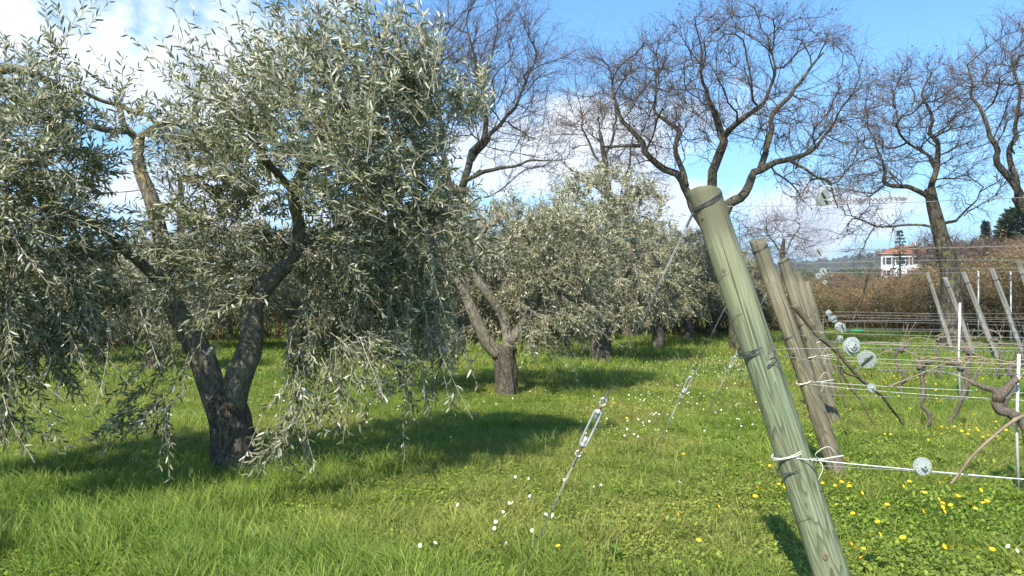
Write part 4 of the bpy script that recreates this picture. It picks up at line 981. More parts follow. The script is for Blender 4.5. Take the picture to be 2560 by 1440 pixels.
def house():
    Y = 190.0; xc = (2268 - 1280) / F * Y; zb = EYE + (HZ - 690) / F * Y - .4; rz = R(-23)
    root = thing('house', (xc, Y, zb), 'white two-storey house with a red tiled roof on the slope', 'house', rot=(0, 0, rz))
    Lx, Ly, H = 11.5, 7.4, 5.6
    v, f = [], []; box(v, f, (0, 0, H / 2 - 1.5), (Lx, Ly, H + 3)); link('wall', mesh_np('wall', v, f, M['plaster'], False), root)
    # hipped roof with courses
    v, f = [], []; ov = .55; nc = 9; hr = 2.0
    for i in range(nc):
        t0, t1 = i / nc, (i + 1) / nc
        def ringp(t, dz): ex = (Lx / 2 + ov) - (Ly / 2 + ov) * t * .98; ey = (Ly / 2 + ov) * (1 - t * .995); return [(-ex, -ey, H + hr * t + dz), (ex, -ey, H + hr * t + dz), (ex, ey, H + hr * t + dz), (-ex, ey, H + hr * t + dz)]
        b = len(v); v += ringp(t0, .08) + ringp(t1, .0)
        for k in range(4): f.append((b + k, b + (k + 1) % 4, b + 4 + (k + 1) % 4, b + 4 + k))
    b = len(v); v += [(-Lx / 2 - ov, -Ly / 2 - ov, H - .05), (Lx / 2 + ov, -Ly / 2 - ov, H - .05), (Lx / 2 + ov, Ly / 2 + ov, H - .05), (-Lx / 2 - ov, Ly / 2 + ov, H - .05)]; f.append((b + 3, b + 2, b + 1, b))
    for k in range(4): f.append((b + k, b + (k + 1) % 4, (k + 1) % 4, k))
    roof = link('roof', mesh_np('roof', v, f, M['tile'], False), root)
    v, f = [], []; box(v, f, (1.6, 0, H + 2.1), (.8, .8, 1.3)); box(v, f, (1.6, 0, H + 2.8), (1.05, 1.05, .15)); link('chimney', mesh_np('chimney', v, f, M['plaster'], False), roof)
    # windows with shutters: front (-Y) and left side (-X)
    def window(x, y, z, wd, hg, side):
        v, f = [], []; t = .09
        sx, sy = (wd, .12) if side == 'f' else (.12, wd)
        for dz in (-hg / 2, hg / 2): box(v, f, (x, y, z + dz), (sx + (2 * t if side == 'f' else 0), sy + (0 if side == 'f' else 2 * t), t))
        for dx in (-wd / 2, wd / 2): box(v, f, (x + (dx if side == 'f' else 0), y + (0 if side == 'f' else dx), z), ((t, .12, hg - t) if side == 'f' else (.12, t, hg - t)))
        o = link('window', mesh_np('window', v, f, M['plaster'], False), root)
        v, f = [], []; box(v, f, (x, y, z), ((wd - t, .05, hg - t) if side == 'f' else (.05, wd - t, hg - t))); link('pane', mesh_np('pane', v, f, M['glass'], False), o)
        for s in (-1, 1):
            v, f = [], []; dx = s * (wd * .75 + t); box(v, f, (x + (dx if side == 'f' else -.04), y + (-.04 if side == 'f' else dx), z), ((wd * .5, .06, hg) if side == 'f' else (.06, wd * .5, hg)))
            link('shutter', mesh_np('shutter', v, f, M['shutter'], False), o)
    for x in (-4.1, -1.2, 1.6, 4.3): window(x, -Ly / 2 - .03, 3.95, 1.25, 1.75, 'f')
    for x in (-4.1, 1.6): window(x, -Ly / 2 - .03, 1.1, .95, 1.3, 'f')
    for y in (-1.6, 1.6): window(-Lx / 2 - .03, y, 3.95, 1.1, 1.6, 's')
    for y in (-1.8, 1.5): window(-Lx / 2 - .03, y, .8, .8, 1.1, 's')
    # lower wing at the right
    v, f = [], []; box(v, f, (Lx / 2 + 1.8, .5, 1.0), (3.6, 5.0, 4.6)); link('wing_wall', mesh_np('wing_wall', v, f, M['plaster'], False), root)
    v, f = [], []
    for i in range(5):
        b = len(v); x0 = Lx / 2 + .01 + i * .85; z0 = 4.35 - i * .22
        v += [(x0, -2.4, z0), (x0 + .87, -2.4, z0 - .20), (x0 + .87, 3.4, z0 - .20), (x0, 3.4, z0), (x0, -2.4, z0 - .14), (x0 + .87, -2.4, z0 - .34), (x0 + .87, 3.4, z0 - .34), (x0, 3.4, z0 - .14)]
        f += [(b, b + 1, b + 2, b + 3), (b + 7, b + 6, b + 5, b + 4), (b, b + 4, b + 5, b + 1), (b + 1, b + 5, b + 6, b + 2), (b + 2, b + 6, b + 7, b + 3), (b + 3, b + 7, b + 4, b)]
    link('wing_roof', mesh_np('wing_roof', v, f, M['tile'], False), root)
    # pale farm buildings far off on the hill
    for (px, py, D, lab) in [(2038, 655, 900, 'tiny pale farmhouse far off on the hill, left of its twin'), (2054, 652, 900, 'tiny pale farmhouse far off on the hill, the higher of two')]:
        v, f = [], []; x = (px - 1280) / F * D; z = float(gz(x, D)); t = thing('farmhouse', (x, D, z), lab, 'house', 'farmhouses on the far hill'); box(v, f, (0, 0, 2.2), (9, 7, 5)); link('wall', mesh_np('wall', v, f, M['plaster'], False), t)
        v = [(-5, -4, 4.7), (5, -4, 4.7), (5, 4, 4.7), (-5, 4, 4.7), (-5, 0, 6.4), (5, 0, 6.4)]; b = [np.array([(0, 1, 5, 4), (2, 3, 4, 5), (3, 2, 1, 0)]), np.array([(0, 4, 3), (1, 2, 5)])]; link('roof', mesh_np('roof', v, b, M['tile'], False), t)


house()


# ---------------------------------------------------------------- the vineyard trellis
U = np.array([.932, -.363, 0.]); U /= np.linalg.norm(U)                 # along the rows, away from the end posts
ORD = ['nearest', 'second', 'third', 'fourth', 'fifth']
ROWS = []   # (base, top, radius)


def pole_mesh(L, r0, r1, mat, seed, sides=40):
    n = 60; z = np.concatenate([np.linspace(0, L - .012, n), [L - .004, L]]); rr = np.interp(z, [0, L], [r0, r1]); rr[-2] *= .992; rr[-1] *= .955
    ang = np.arange(sides) * 2 * np.pi / sides
    q = np.stack([np.cos(ang)[None] * 1.4 + seed + 0 * z[:, None], np.sin(ang)[None] * 1.4 + 0 * z[:, None], z[:, None] * 1.6 + 0 * ang[None]], -1)
    R_ = rr[:, None] * (1 + .05 * (fbm(q, 2) - .5) * 2) + .0015 * (vnoise(q * np.array([9, 9, .8])) - .5)
    bow = .012 * np.sin(z / L * np.pi)
    V = np.stack([R_ * np.cos(ang)[None] + bow[:, None], R_ * np.sin(ang)[None], z[:, None] + 0 * R_], -1)
    V[-2:, :, 2] += (.02 * np.cos(ang + 2.2 * seed))[None]          # end sawn slightly askew
    k = np.arange(sides); k2 = (k + 1) % sides; i = np.arange(len(z) - 1)[:, None]
    Q = np.stack([i * sides + k, i * sides + k2, (i + 1) * sides + k2, (i + 1) * sides + k], -1).reshape(-1, 4)
    V = V.reshape(-1, 3); V = np.vstack([V, [[0, 0, L + .003]]]); T = np.stack([(len(z) - 1) * sides + k, (len(z) - 1) * sides + k2, np.full(sides, len(V) - 1)], -1)
    return mesh_np('pole', V, [Q, T], mat)


def wrap_path(r, z0, turns, pitch, tilt=0.0, ph=0.0, n=26, wob=.002):
    t = np.linspace(0, turns, int(n * turns)); a = t * 2 * np.pi + ph
    return np.stack([np.cos(a) * r, np.sin(a) * r, z0 + pitch * t + tilt * np.cos(a - 1.2) + wob * np.sin(a * 3.3)], -1)


def posts():
    data = [((1760, 478), (2071, 1440), .076, .069, 'post_green', 3.6), ((1893, 600), (2096, 1200), .070, .064, 'post_brown', 6.55), ((1957, 648), (2092, 1084), .070, .062, 'post_brown', 9.1), ((1992, 684), (2085, 1000), .066, .060, 'post_brown', 11.6), ((2014, 704), (2080, 945), .066, .06, 'post_brown', 14.2)]
    labs = ['thick pale green leaning end post, nearest and cut by the bottom edge', 'brown leaning end post directly behind the green one', 'brown leaning end post with a dead branch propped beside it, third in line', 'leaning end post half hidden behind the third one', 'farthest small leaning end post behind the others']
    for i, (tp, bt, r0, r1, mt, D) in enumerate(data):
        T = P(tp[0], tp[1], D)
        # find foot: leaves T along U, hits the second pixel point at some depth
        best = None
        for L in np.linspace(.2, 1.6, 141):
            for s in ([1.0] if i else [.85]):
                B = np.array([T[0] + U[0] * L, T[1] + U[1] * L, 0]); B[2] = float(gz(B[0], B[1]))
                Q = T + (B - T) * s; ppx = 1280 + F * Q[0] / Q[1]
                yy = HZ + F * (EYE - Q[2]) / Q[1]
                tx = tp[0] + (bt[0] - tp[0]) * (yy - tp[1]) / (bt[1] - tp[1]); e = abs(ppx - tx)
                if best is None or e < best[0]: best = (e, B)
        B = best[1]; ax = T - B; Ln = float(np.linalg.norm(ax)); B0 = B - ax / Ln * .35; LL = Ln + .35
        rot = Vector(ax).to_track_quat('Z', 'X').to_euler()
        root = thing('trellis_post', tuple(B0), labs[i], 'post', 'leaning end posts of the vine rows', rot)
        pm = pole_mesh(LL, r0, r1, M[mt], i * 3.7 + 1, 40 if i < 3 else 20)
        # shift so the material's weathering sits at the top
        link('pole', pm, root)
        def at(zw): return .35 + Ln * (zw - B[2]) / (T[2] - B[2])
        ROWS.append((B, T, B0, ax / Ln, LL, r0, r1, root))
        rr = lambda z: r0 + (r1 - r0) * z / LL
        for (zw, turns, til, mm, th, ph) in ([(1.90, 3.2, .028, 'dark_wire', .0019, 1), (1.24, 4.3, .018, 'dark_wire', .0022, 2), (.80, 2.1, .010, 'twine', .0028, .4), (.735, 2.4, .008, 'dark_wire', .0020, 0)] if i == 0 else [(1.85, 2.2, .02, 'dark_wire', .0020, 1), (1.14, 2.3, .01, 'dark_wire', .0022, 2), (.78, 2.2, .01, 'twine', .003, 3)]):
            z = at(zw)
            v, f = tubes([(wrap_path(rr(z) + th + .0015, z, turns, .0075 if mm == 'dark_wire' else .006, til, ph), th)], 6); link('wire_wrap' if mm == 'dark_wire' else 'twine_wrap', mesh_np('wrap', v, f, M[mm]), root)
        if i == 0:   # wire pulled tight in slanting lines round the pole, and the loose twisted ends
            for (z, tl) in ((1.62, .045), (1.30 + .16, .06), (.58, .04)):
                v, f = tubes([(wrap_path(rr(at(z)) + .0006, at(z), 1.0, 0, tl, .3), .0009)], 4); link('thin_wire', mesh_np('thin_wire', v, f, M['dark_wire']), root)
            z = at(1.22); e = np.array([.02 * 1, -rr(z) - .005, z]); c = []
            for t in np.linspace(0, 1, 30): c.append(e + np.array([.028 * math.sin(t * 7.5) + .02 * t, -.012 - .01 * math.cos(t * 5), -.07 * t + .02 * math.sin(t * 9)]))
            inv = Vector(ax).to_track_quat('Z', 'X').to_matrix()
            cam_side = np.array(inv.transposed() @ Vector((0, -1, 0))); ang = math.atan2(cam_side[1], cam_side[0]); ca, sa = math.cos(ang + math.pi / 2), math.sin(ang + math.pi / 2)
            c = np.array(c); c2 = c.copy(); c2[:, 0] = c[:, 0] * ca - c[:, 1] * sa; c2[:, 1] = c[:, 0] * sa + c[:, 1] * ca
            v, f = tubes([(c2, .002)], 6); link('wire_tail', mesh_np('wire_tail', v, f, M['dark_wire']), root)
            rt = np.array(inv.transposed() @ Vector((1, 0, 0))); rt[2] = 0; rt /= np.linalg.norm(rt); cs = np.array([cam_side[0], cam_side[1], 0]); cs /= np.linalg.norm(cs)
            for (kx, ky, ks) in [(1798, 675, .010), (1838, 656, .008), (1888, 847, .013), (1965, 1132, .012), (2040, 1378, .013), (2087, 1366, .010), (1748, 540, .007)]:
                best2 = min(((abs(HZ + F * (EYE - (B0 + ax / Ln * zz)[2]) / (B0 + ax / Ln * zz)[1] - ky), zz) for zz in np.linspace(0, LL, 400)))[1]
                Qc = B0 + ax / Ln * best2; s_ = float(np.clip((kx - (1280 + F * Qc[0] / Qc[1])) / F * Qc[1] / rr(best2), -.85, .85))
                nrm = math.sqrt(1 - s_ * s_) * cs + s_ * rt; cen = nrm * (rr(best2) * 1.0) + np.array([.012 * math.sin(best2 / LL * math.pi), 0, best2]); tg = np.cross(nrm, [0, 0, 1]); kv, kf = [], []
                for (fr_, dp) in ((1.25, -.004), (1.0, .0012), (.72, .0004), (.45, .0015), (.12, .0008)):
                    for q_ in range(14): aa = q_ * 2 * math.pi / 14; kv.append(tuple(cen + tg * math.cos(aa) * ks * fr_ * .85 + np.array([0, 0, math.sin(aa) * ks * fr_ * 1.15]) + nrm * dp))
                for j_ in range(4):
                    for q_ in range(14): kf.append((j_ * 14 + q_, j_ * 14 + (q_ + 1) % 14, (j_ + 1) * 14 + (q_ + 1) % 14, (j_ + 1) * 14 + q_))
                kf2 = np.array([[4 * 14 + q_ for q_ in range(14)]]); link('wood_knot', mesh_np('wood_knot', kv, [np.array(kf), kf2], M['knot']), root)


posts()


def row_pt(i, zw, t):
    B, T = ROWS[i][0], ROWS[i][1]; s = (zw - B[2]) / (T[2] - B[2]); Q = B + (T - B) * s; return np.array([Q[0] + U[0] * t, Q[1] + U[1] * t, zw])


def disc_meshes():
    """tensioner wheel: flat plate with slotted rim"""
    rad = .034; na = 96; v, f = [], []
    rings = [.010, .020, .0245, .0305, .034]
    for r in rings:
        for k in range(na): a = 2 * math.pi * k / na; v.append((r * math.cos(a), r * math.sin(a), 0))
    for j in range(4):
        for k in range(na):
            if j == 2 and (k % 8) in (3, 4): continue
            f.append((j * na + k, j * na + (k + 1) % na, (j + 1) * na + (k + 1) % na, (j + 1) * na + k))
    return mesh_np('disc', v, np.array(f), M['disc'], False)


DISC = disc_meshes()
RIM = mesh_np('rim', *tubes([(np.array([(.0335 * math.cos(a), .0335 * math.sin(a), 0) for a in np.linspace(0, 2 * math.pi, 49)]), .0018)], 6), M['disc'])
def hub_mesh():
    v, f = [], []; box(v, f, (0, 0, .006), (.017, .017, .016), .5)
    for s in ((.011, 0), (-.011, 0)): pass
    return mesh_np('hub', v, np.array(f), M['disc'], False)
HUB = hub_mesh()
HOLE = mesh_np('axle_hole', *tubes([(np.array([(0, 0, .0141), (0, 0, .0146)]), .0045)], 12), M['dark_wire'])
BAR = (lambda: (lambda v, f: (box(v, f, (0, 0, .003), (.060, .006, .005), .0), mesh_np('cross_bar', v, np.array(f), M['dark_wire'], False))[1])([], []))()
DRUM = mesh_np('drum', *tubes([(np.array([(0, 0, -.014), (0, 0, -.001)]), .012)], 16), M['disc'])


def disc_thing(pos, tilt, spin, label, hub=True, sc=1.0):
    root = thing('wire_tensioner', tuple(pos), label, 'wire tensioner', 'round wire tensioners on the trellis wires', rot=(R(90) + tilt[0], 0, tilt[1]))
    root.scale = (sc,) * 3
    for z in (0, -.015):
        o = link('disc', DISC, root, (0, 0, z), (0, 0, spin)); md = o.modifiers.new('thick', 'SOLIDIFY'); md.thickness = .0026; md.offset = 0
    link('rim', RIM, root, (0, 0, .0)); link('drum', DRUM, root)
    if hub: h = link('hub', HUB, root, (0, 0, 0), (0, 0, spin)); link('axle_hole', HOLE, h)
    else: link('cross_bar', BAR, root, (0, 0, 0), (0, 0, spin))


def curly(p0, p1, n, amp, seed):
    rg = np.random.RandomState(seed); t = np.linspace(0, 1, n); p = p0[None] + (p1 - p0)[None] * t[:, None]; L = np.linalg.norm(p1 - p0)
    w_ = L / .018; return p + np.stack([amp * .3 * np.sin(t * w_ * 5), amp * np.cos(t * w_ * 6.28 + rg.rand()), amp * np.sin(t * w_ * 6.28)], -1) * (.5 + rg.rand(n)[:, None] * .8)


def wires():
    spec = [('top', 1.88, 'wire', .0014), ('upper middle', 1.245, 'wire', .0013), ('lower middle', 1.235, 'wire', .0013), ('bottom', .745, 'wire', .0013)]
    for i in range(5):
        Lr = [4.2, 7.5, 11, 14, 17][i]
        far = 1 + .25 * i
        for nm, zw, mt, th in spec:
            zz = zw - (.0 if i == 0 else .05) - (.02 * i if nm != 'top' else 0)
            t = np.linspace(0, Lr, 50); a = row_pt(i, zz, 0); drift = {'top': .0, 'upper middle': .03, 'lower middle': -.055, 'bottom': 0.02}[nm]
            z = zz + drift * np.minimum(1, t / .4) - .010 * np.sin(t * 1.9 + i) * (t > .2) ** 1
            pts = np.stack([a[0] + U[0] * t, a[1] + U[1] * t, z], -1)
            if nm != 'top': pts[1:, :2] += np.array([U[1], -U[0]])[None] * (.03 if nm == 'upper middle' else -.03)
            v, f = tubes([(pts, th * far)], 5); o = link('trellis_wire', mesh_np('trellis_wire', v, f, M[mt]))
            tag(o, 'thin grey %s wire of the %s vine row' % (nm, ORD[i]), 'wire', 'wires strung along the vine rows')
            if i == 0 and nm == 'top':
                a0 = row_pt(0, zz + .004, .46); a1 = row_pt(0, zz + .006, .80); pp = [(curly(a0, a1, 240, .006, k), .0012) for k in range(3)]
                for k in range(26):
                    q = a0 + (a1 - a0) * rs.rand(); rr = .006 + .008 * rs.rand(); an = np.linspace(0, 4 + 4 * rs.rand(), 14); pp.append((q + np.stack([rr * np.cos(an) - rr, .004 * an - .01, -rr * np.sin(an)], -1), .0011))
                v, f = tubes(pp, 4, caps=False); w_ = link('dried_tendrils', mesh_np('dried_tendrils', v, f, M['cane']), o); w_['kind'] = 'stuff'
            if i == 0 and 'middle' in nm:
                a0 = np.array([np.interp(.50, t, pts[:, k]) for k in range(3)]); a1 = np.array([np.interp(1.05, t, pts[:, k]) for k in range(3)])
                v, f = tubes([(curly(a0, a1, 330, .0035, 3 + k), .0012) for k in range(2)], 4, caps=False); link('twisted_wire', mesh_np('twisted_wire', v, f, M['wire']), o)
            if i == 1 and nm == 'top':
                a0 = row_pt(1, zz, .6); a1 = row_pt(1, zz, 2.0); pp = [(curly(a0, a1, 260, .010, k), .0016) for k in range(2)]
                v, f = tubes(pp, 4, caps=False); w_ = link('dried_tendrils', mesh_np('dried_tendrils', v, f, M['cane']), o); w_['kind'] = 'stuff'
        # pale cords (doubled) along the fruiting wire
        for k, zz in enumerate(((.79, .765) if i < 3 else (.79,)) if i else (.795,)):
            t = np.linspace(0, Lr, 40); a = row_pt(i, zz, 0); z = zz - .02 * np.sin(np.minimum(t / .9, 1) * np.pi / 2) * 1.2 - k * .02 * t ** .5 + .006 * np.sin(t * 2.1 + k)
            pts = np.stack([a[0] + U[0] * t + .01 * k, a[1] + U[1] * t - .075, z], -1); v, f = tubes([(pts, .0025 if i == 0 else .0017)], 6)
            o = link('pale_cord', mesh_np('pale_cord', v, f, M['cord'])); tag(o, '%s white cord stretched low along the %s vine row' % (('upper', 'lower')[k] if i else 'single', ORD[i]), 'cord', 'white cords along the vine rows')
            if i < 3 and k == 0:    # knot of twine round the cord by the post
                kn = pts[0] + U * .09; an = np.linspace(0, 5 * 2 * np.pi, 90); c = kn + np.stack([np.linspace(-.03, .03, 90) * 1.2, .007 * np.cos(an), .007 * np.sin(an)], -1)
                tails = [(np.array([kn, kn + (-.02, -.02, .03), kn + (.03, -.02, .06 + .02 * i), kn + (.07, -.01, .03)]), .0016), (np.array([kn, kn + (.01, -.02, -.03), kn + (-.01, -.02, -.08)]), .0016), (np.array([kn, kn + (.05, -.02, .015), kn + (.10, -.01, .02)]), .003)]
                v, f = tubes([(c, .0020)] + [(spline(p, [1] * len(p), 14)[0], th) for p, th in tails], 5); link('knot', mesh_np('knot', v, f, M['twine']), o)
    # bits of green tape on the cords
    # tensioners, placed where the photograph shows them, each on its own wire
    D1 = lambda px, i: (lambda B: (px - 1280) / F)(0)
    def on_row(i, px, py):
        """point at pixel column px on the vertical plane of row i, height from py"""
        q = row_pt(i, 1.2, 0); k = (px - 1280) / F; t = (k * q[1] - q[0]) / (U[0] - k * U[1]); y = q[1] + U[1] * t; yy = y - (.10 if py > 940 else .035); return np.array([k * yy, yy, EYE - (py - HZ) / F * yy])
    L = [(0, 2061, 495, .15, .5, -.8, False, 'pale slotted disc on the high wire where dried tendrils begin', 1.0), (0, 2130, 868, .1, .2, .3, True, 'grey slotted disc with a square hub, upper one of the close pair', 1.0), (0, 2133, 862, -.1, .3, .9, True, 'disc half hidden behind the upper one of the close pair', .95), (0, 2167, 900, .35, -.4, .8, False, 'dark tilted disc, lower one of the close pair', 1.05), (0, 2307, 1166, 0, .1, .5, True, 'pale disc with a square hub low on the white cord above the flowers', 1.0),
         (1, 2047, 631, .1, .3, -.9, False, 'small pale disc on the second row top wire', 1.0), (1, 2106, 820, .1, .5, -.9, False, 'pale disc right of a knot of three on the second row middle wire', 1.1), (1, 2098, 816, .1, -.4, .4, False, 'disc touching the back of the second row middle disc', .95), (1, 2180, 970, 0, .3, .2, True, 'small bluish disc on the low cords of the second row', 1.0), (1, 2152, 893, .1, .2, .5, True, 'small disc just left of the dark tilted one', .8),
         (2, 2059, 679, .1, .2, -.9, False, 'tiny pale disc on the third row top wire', 1.15), (2, 2085, 798, .1, .3, .4, False, 'tiny disc on the third row middle wire', 1.1), (2, 2078, 797, .1, .6, .4, False, 'tiny disc overlapped by its right neighbour on the third row', 1.0), (3, 2047, 690, .1, .2, -.8, False, 'tiny pale disc on the fourth row top wire', 1.15), (3, 2072, 782, .1, .2, .5, True, 'tiny disc on the fourth row middle wire', 1.2), (4, 2063, 706, .1, .2, -.8, False, 'farthest tiny pale disc high among the wires', 1.1), (2, 2101, 845, .1, .2, .5, True, 'tiny disc on the third row low cord', .9)]
    for (i, px, py, a, b, sp, hub, lab, sc) in L: disc_thing(on_row(i, px, py), (a, b), sp, lab, hub, sc)
    # loop of white twine hanging on the highest disc
    c = on_row(0, 2068, 480); an = np.linspace(0, 5.6, 40); v, f = tubes([(c + np.stack([.03 * np.cos(an), -.012 + .003 * an, .030 * np.sin(an) - .004], -1), .0014)], 5)
    tag(link('twine_loop', mesh_np('twine_loop', v, f, M['twine'])), 'loop of pale twine hooked over the disc on the high wire', 'twine')
    c = on_row(1, 2142, 827); v, f = tubes([(np.array([c - U * .05, c + U * .05]), .0055)], 8); tag(link('green_tie', mesh_np('green_tie', v, f, M['tape'])), 'short bright green tie on the second row middle wire', 'tie')
    return on_row


ON = wires()


def turnbuckle(c, axis, sc, label):
    root = thing('turnbuckle', tuple(c), label, 'turnbuckle', 'turnbuckles tightening the guy wires', rot=Vector(axis).to_track_quat('Z', 'X').to_euler()); root.scale = (sc,) * 3
    h = .070
    for s in (-1, 1): v, f = tubes([(spline([(s * .006, 0, -h), (s * .0125, 0, -h + .012), (s * .0125, 0, h - .012), (s * .006, 0, h)], [.0045] * 4, 20)[0], .0042)], 8); link('side_bar', mesh_np('side_bar', v, f, M['galv']), root)
    for s in (-1, 1):
        v, f = tubes([(np.array([(0, 0, s * (h + .006)), (0, 0, s * (h - .010))]), .0105)], 10); link('end_block', mesh_np('end_block', v, f, M['galv']), root)
        v, f = tubes([(np.array([(0, 0, s * (h - .035)), (0, 0, s * (h + .01))]), .0062)], 8); link('thread', mesh_np('thread', v, f, M['galv']), root)
        v, f = tubes([(np.array([(0, 0, s * (h + .008)), (0, 0, s * (h + .026))]), .005)], 8); link('rusty_bolt', mesh_np('rusty_bolt', v, f, M['rust']), root)
        an = np.linspace(0, 2 * math.pi, 25); el = 1.0 if s < 0 else 1.5
        ring = np.stack([.0105 * np.sin(an), .003 * np.sin(an), s * (h + .024 + .0105 * el) + .0105 * el * np.cos(an)], -1)
        v, f = tubes([(ring, .0038)], 8); link('eye', mesh_np('eye', v, f, M['galv']), root)


def guys():
    labs = ['green', 'second', 'third', 'fourth']
    for i in range(4):
        T = ROWS[i][1]; a = row_pt(i, T[2] - .085 if i == 0 else T[2] - .1, 0); a = a - U * .07
        sl = 2.06; t_end = (a[2] - 0) / sl; B = np.array([a[0] - U[0] * t_end, a[1] - U[1] * t_end, 0.]); B[2] = float(gz(B[0], B[1])) - .02
        ax = (a - B) / np.linalg.norm(a - B); L = np.linalg.norm(a - B); fr = [.535, .60, .60, .62][i]; c = a + (B - a) * fr
        root = thing('guy_wire', tuple(B), 'slanting steel guy wire staying the %s leaning post' % labs[i], 'guy wire', 'guy wires of the end posts')
        hb = .148 if i == 0 else .12; th = .0016 * (1 + .15 * i)
        for q0, q1 in ((a, c + ax * hb), (c - ax * hb, B)):
            off = np.cross(ax, [0, 1, 0]) * .0028; v, f = tubes([(np.array([q0 + off, q1 + off]) - B, th), (np.array([q0 - off, q1 - off]) - B, th * .8)], 6); link('strand', mesh_np('strand', v, f, M['wire']), root)
        for q, s in ((c + ax * (hb - .004), 1), (c - ax * (hb - .004), -1)) + (((a - ax * .02, -1),) if i == 0 else ()):
            n = 120; t = np.linspace(0, 1, n); e1 = np.cross(ax, [0, 1, 0]); e1 /= np.linalg.norm(e1); e2 = np.cross(ax, e1); hl = q[None] + ax[None] * (s * .06 * t)[:, None] + .0052 * (np.cos(t * 60)[:, None] * e1 + np.sin(t * 60)[:, None] * e2)
            v, f = tubes([(hl - B, .0019)], 5); link('coil', mesh_np('coil', v, f, M['wire']), root)
        turnbuckle(c, ax, 1.3 if i == 0 else 1.05, 'galvanised turnbuckle with rusty bolts on the guy wire of the %s leaning post' % labs[i])
        v, f = tubes([(np.array([B - ax * .2, B + ax * .05]), .010)], 8); v2 = v; o = link('anchor_rod', mesh_np('anchor_rod', v - B, f, M['rust']), root)


guys()


# ---------------------------------------------------------------- vines, stakes, sticks
def gnarl(p, r, n=34, amp=.22, fx=1.6, seed=0):
    q, rr = spline(p, r, n); q = q + (np.stack([fbm(q * 9 + 3 + seed, 2), fbm(q * 9 + 30 + seed, 2), fbm(q * 9 + 60 + seed, 2)], -1) - .5) * .075
    rr = rr * (.6 + .9 * fbm(q * 16 + seed, 2)); return q, rr


def vine_at(i, t, label, side=1, h=.70, canes=3, lean=.1, seed=1):
    B = row_pt(i, .7, t); g = float(gz(B[0], B[1])); b = np.array([B[0], B[1], g - .03]); rg = np.random.RandomState(seed)
    root = thing('grapevine', tuple(b), label, 'grapevine', 'pruned grapevines in the rows')
    k = lambda a, z, w_=0: b + U * a + np.array([0, w_, z])
    s = side
    tr = gnarl([k(-lean * s, 0), k(-lean * .8 * s + .03 * rg.randn(), h * .3, .02), k(.03 * rg.randn(), h * .5, -.02), k(.05 * rg.randn(), h * .8), k(.0, h)], [.028, .020, .021, .019, .030], seed=seed)
    v, f = tubes([(tr[0] - b, tr[1])], 12, bark_noise(.2, 1.3, seed)); link('trunk', mesh_np('trunk', v, f, M['vine_bark']), root)
    arm = gnarl([k(0, h - .02), k(-.04 * s, h + .03), k(-.09 * s, h + .035), k(-.13 * s, h + .06)], [.034, .028, .020, .010], 20, seed=seed + 2); v, f = tubes([(arm[0] - b, arm[1])], 10, bark_noise(.2, 1.3, seed)); link('arm', mesh_np('arm', v, f, M['vine_bark']), root)
    for c in range(canes):
        d = -s if c % 2 == 0 else s; l = .35 + .5 * rg.rand(); z0 = h + .03 + .05 * rg.rand()
        pts = [k(-.05 * d, z0), k(d * l * .3, z0 + .03 + .10 * rg.rand(), .02), k(d * l * .7, h + .05 + .05 * rg.rand(), .02), k(d * l, h + .02)]
        q, rr = spline(pts, [.007, .006, .005, .0035], 26); rr = rr * (1 + .35 * (np.arange(26) % 6 == 0)); v, f = tubes([(q - b, rr)], 7); link('cane', mesh_np('cane', v, f, M['cane']), root)
    for c in range(2):
        q, rr = spline([k(.02, h), k(.04 + .05 * rg.randn(), h + .12), k(.05 + .1 * rg.randn(), h + .25 + .15 * rg.rand())], [.007, .005, .003], 14); v, f = tubes([(q - b, rr)], 6); link('spur', mesh_np('spur', v, f, M['cane']), root)
    return root


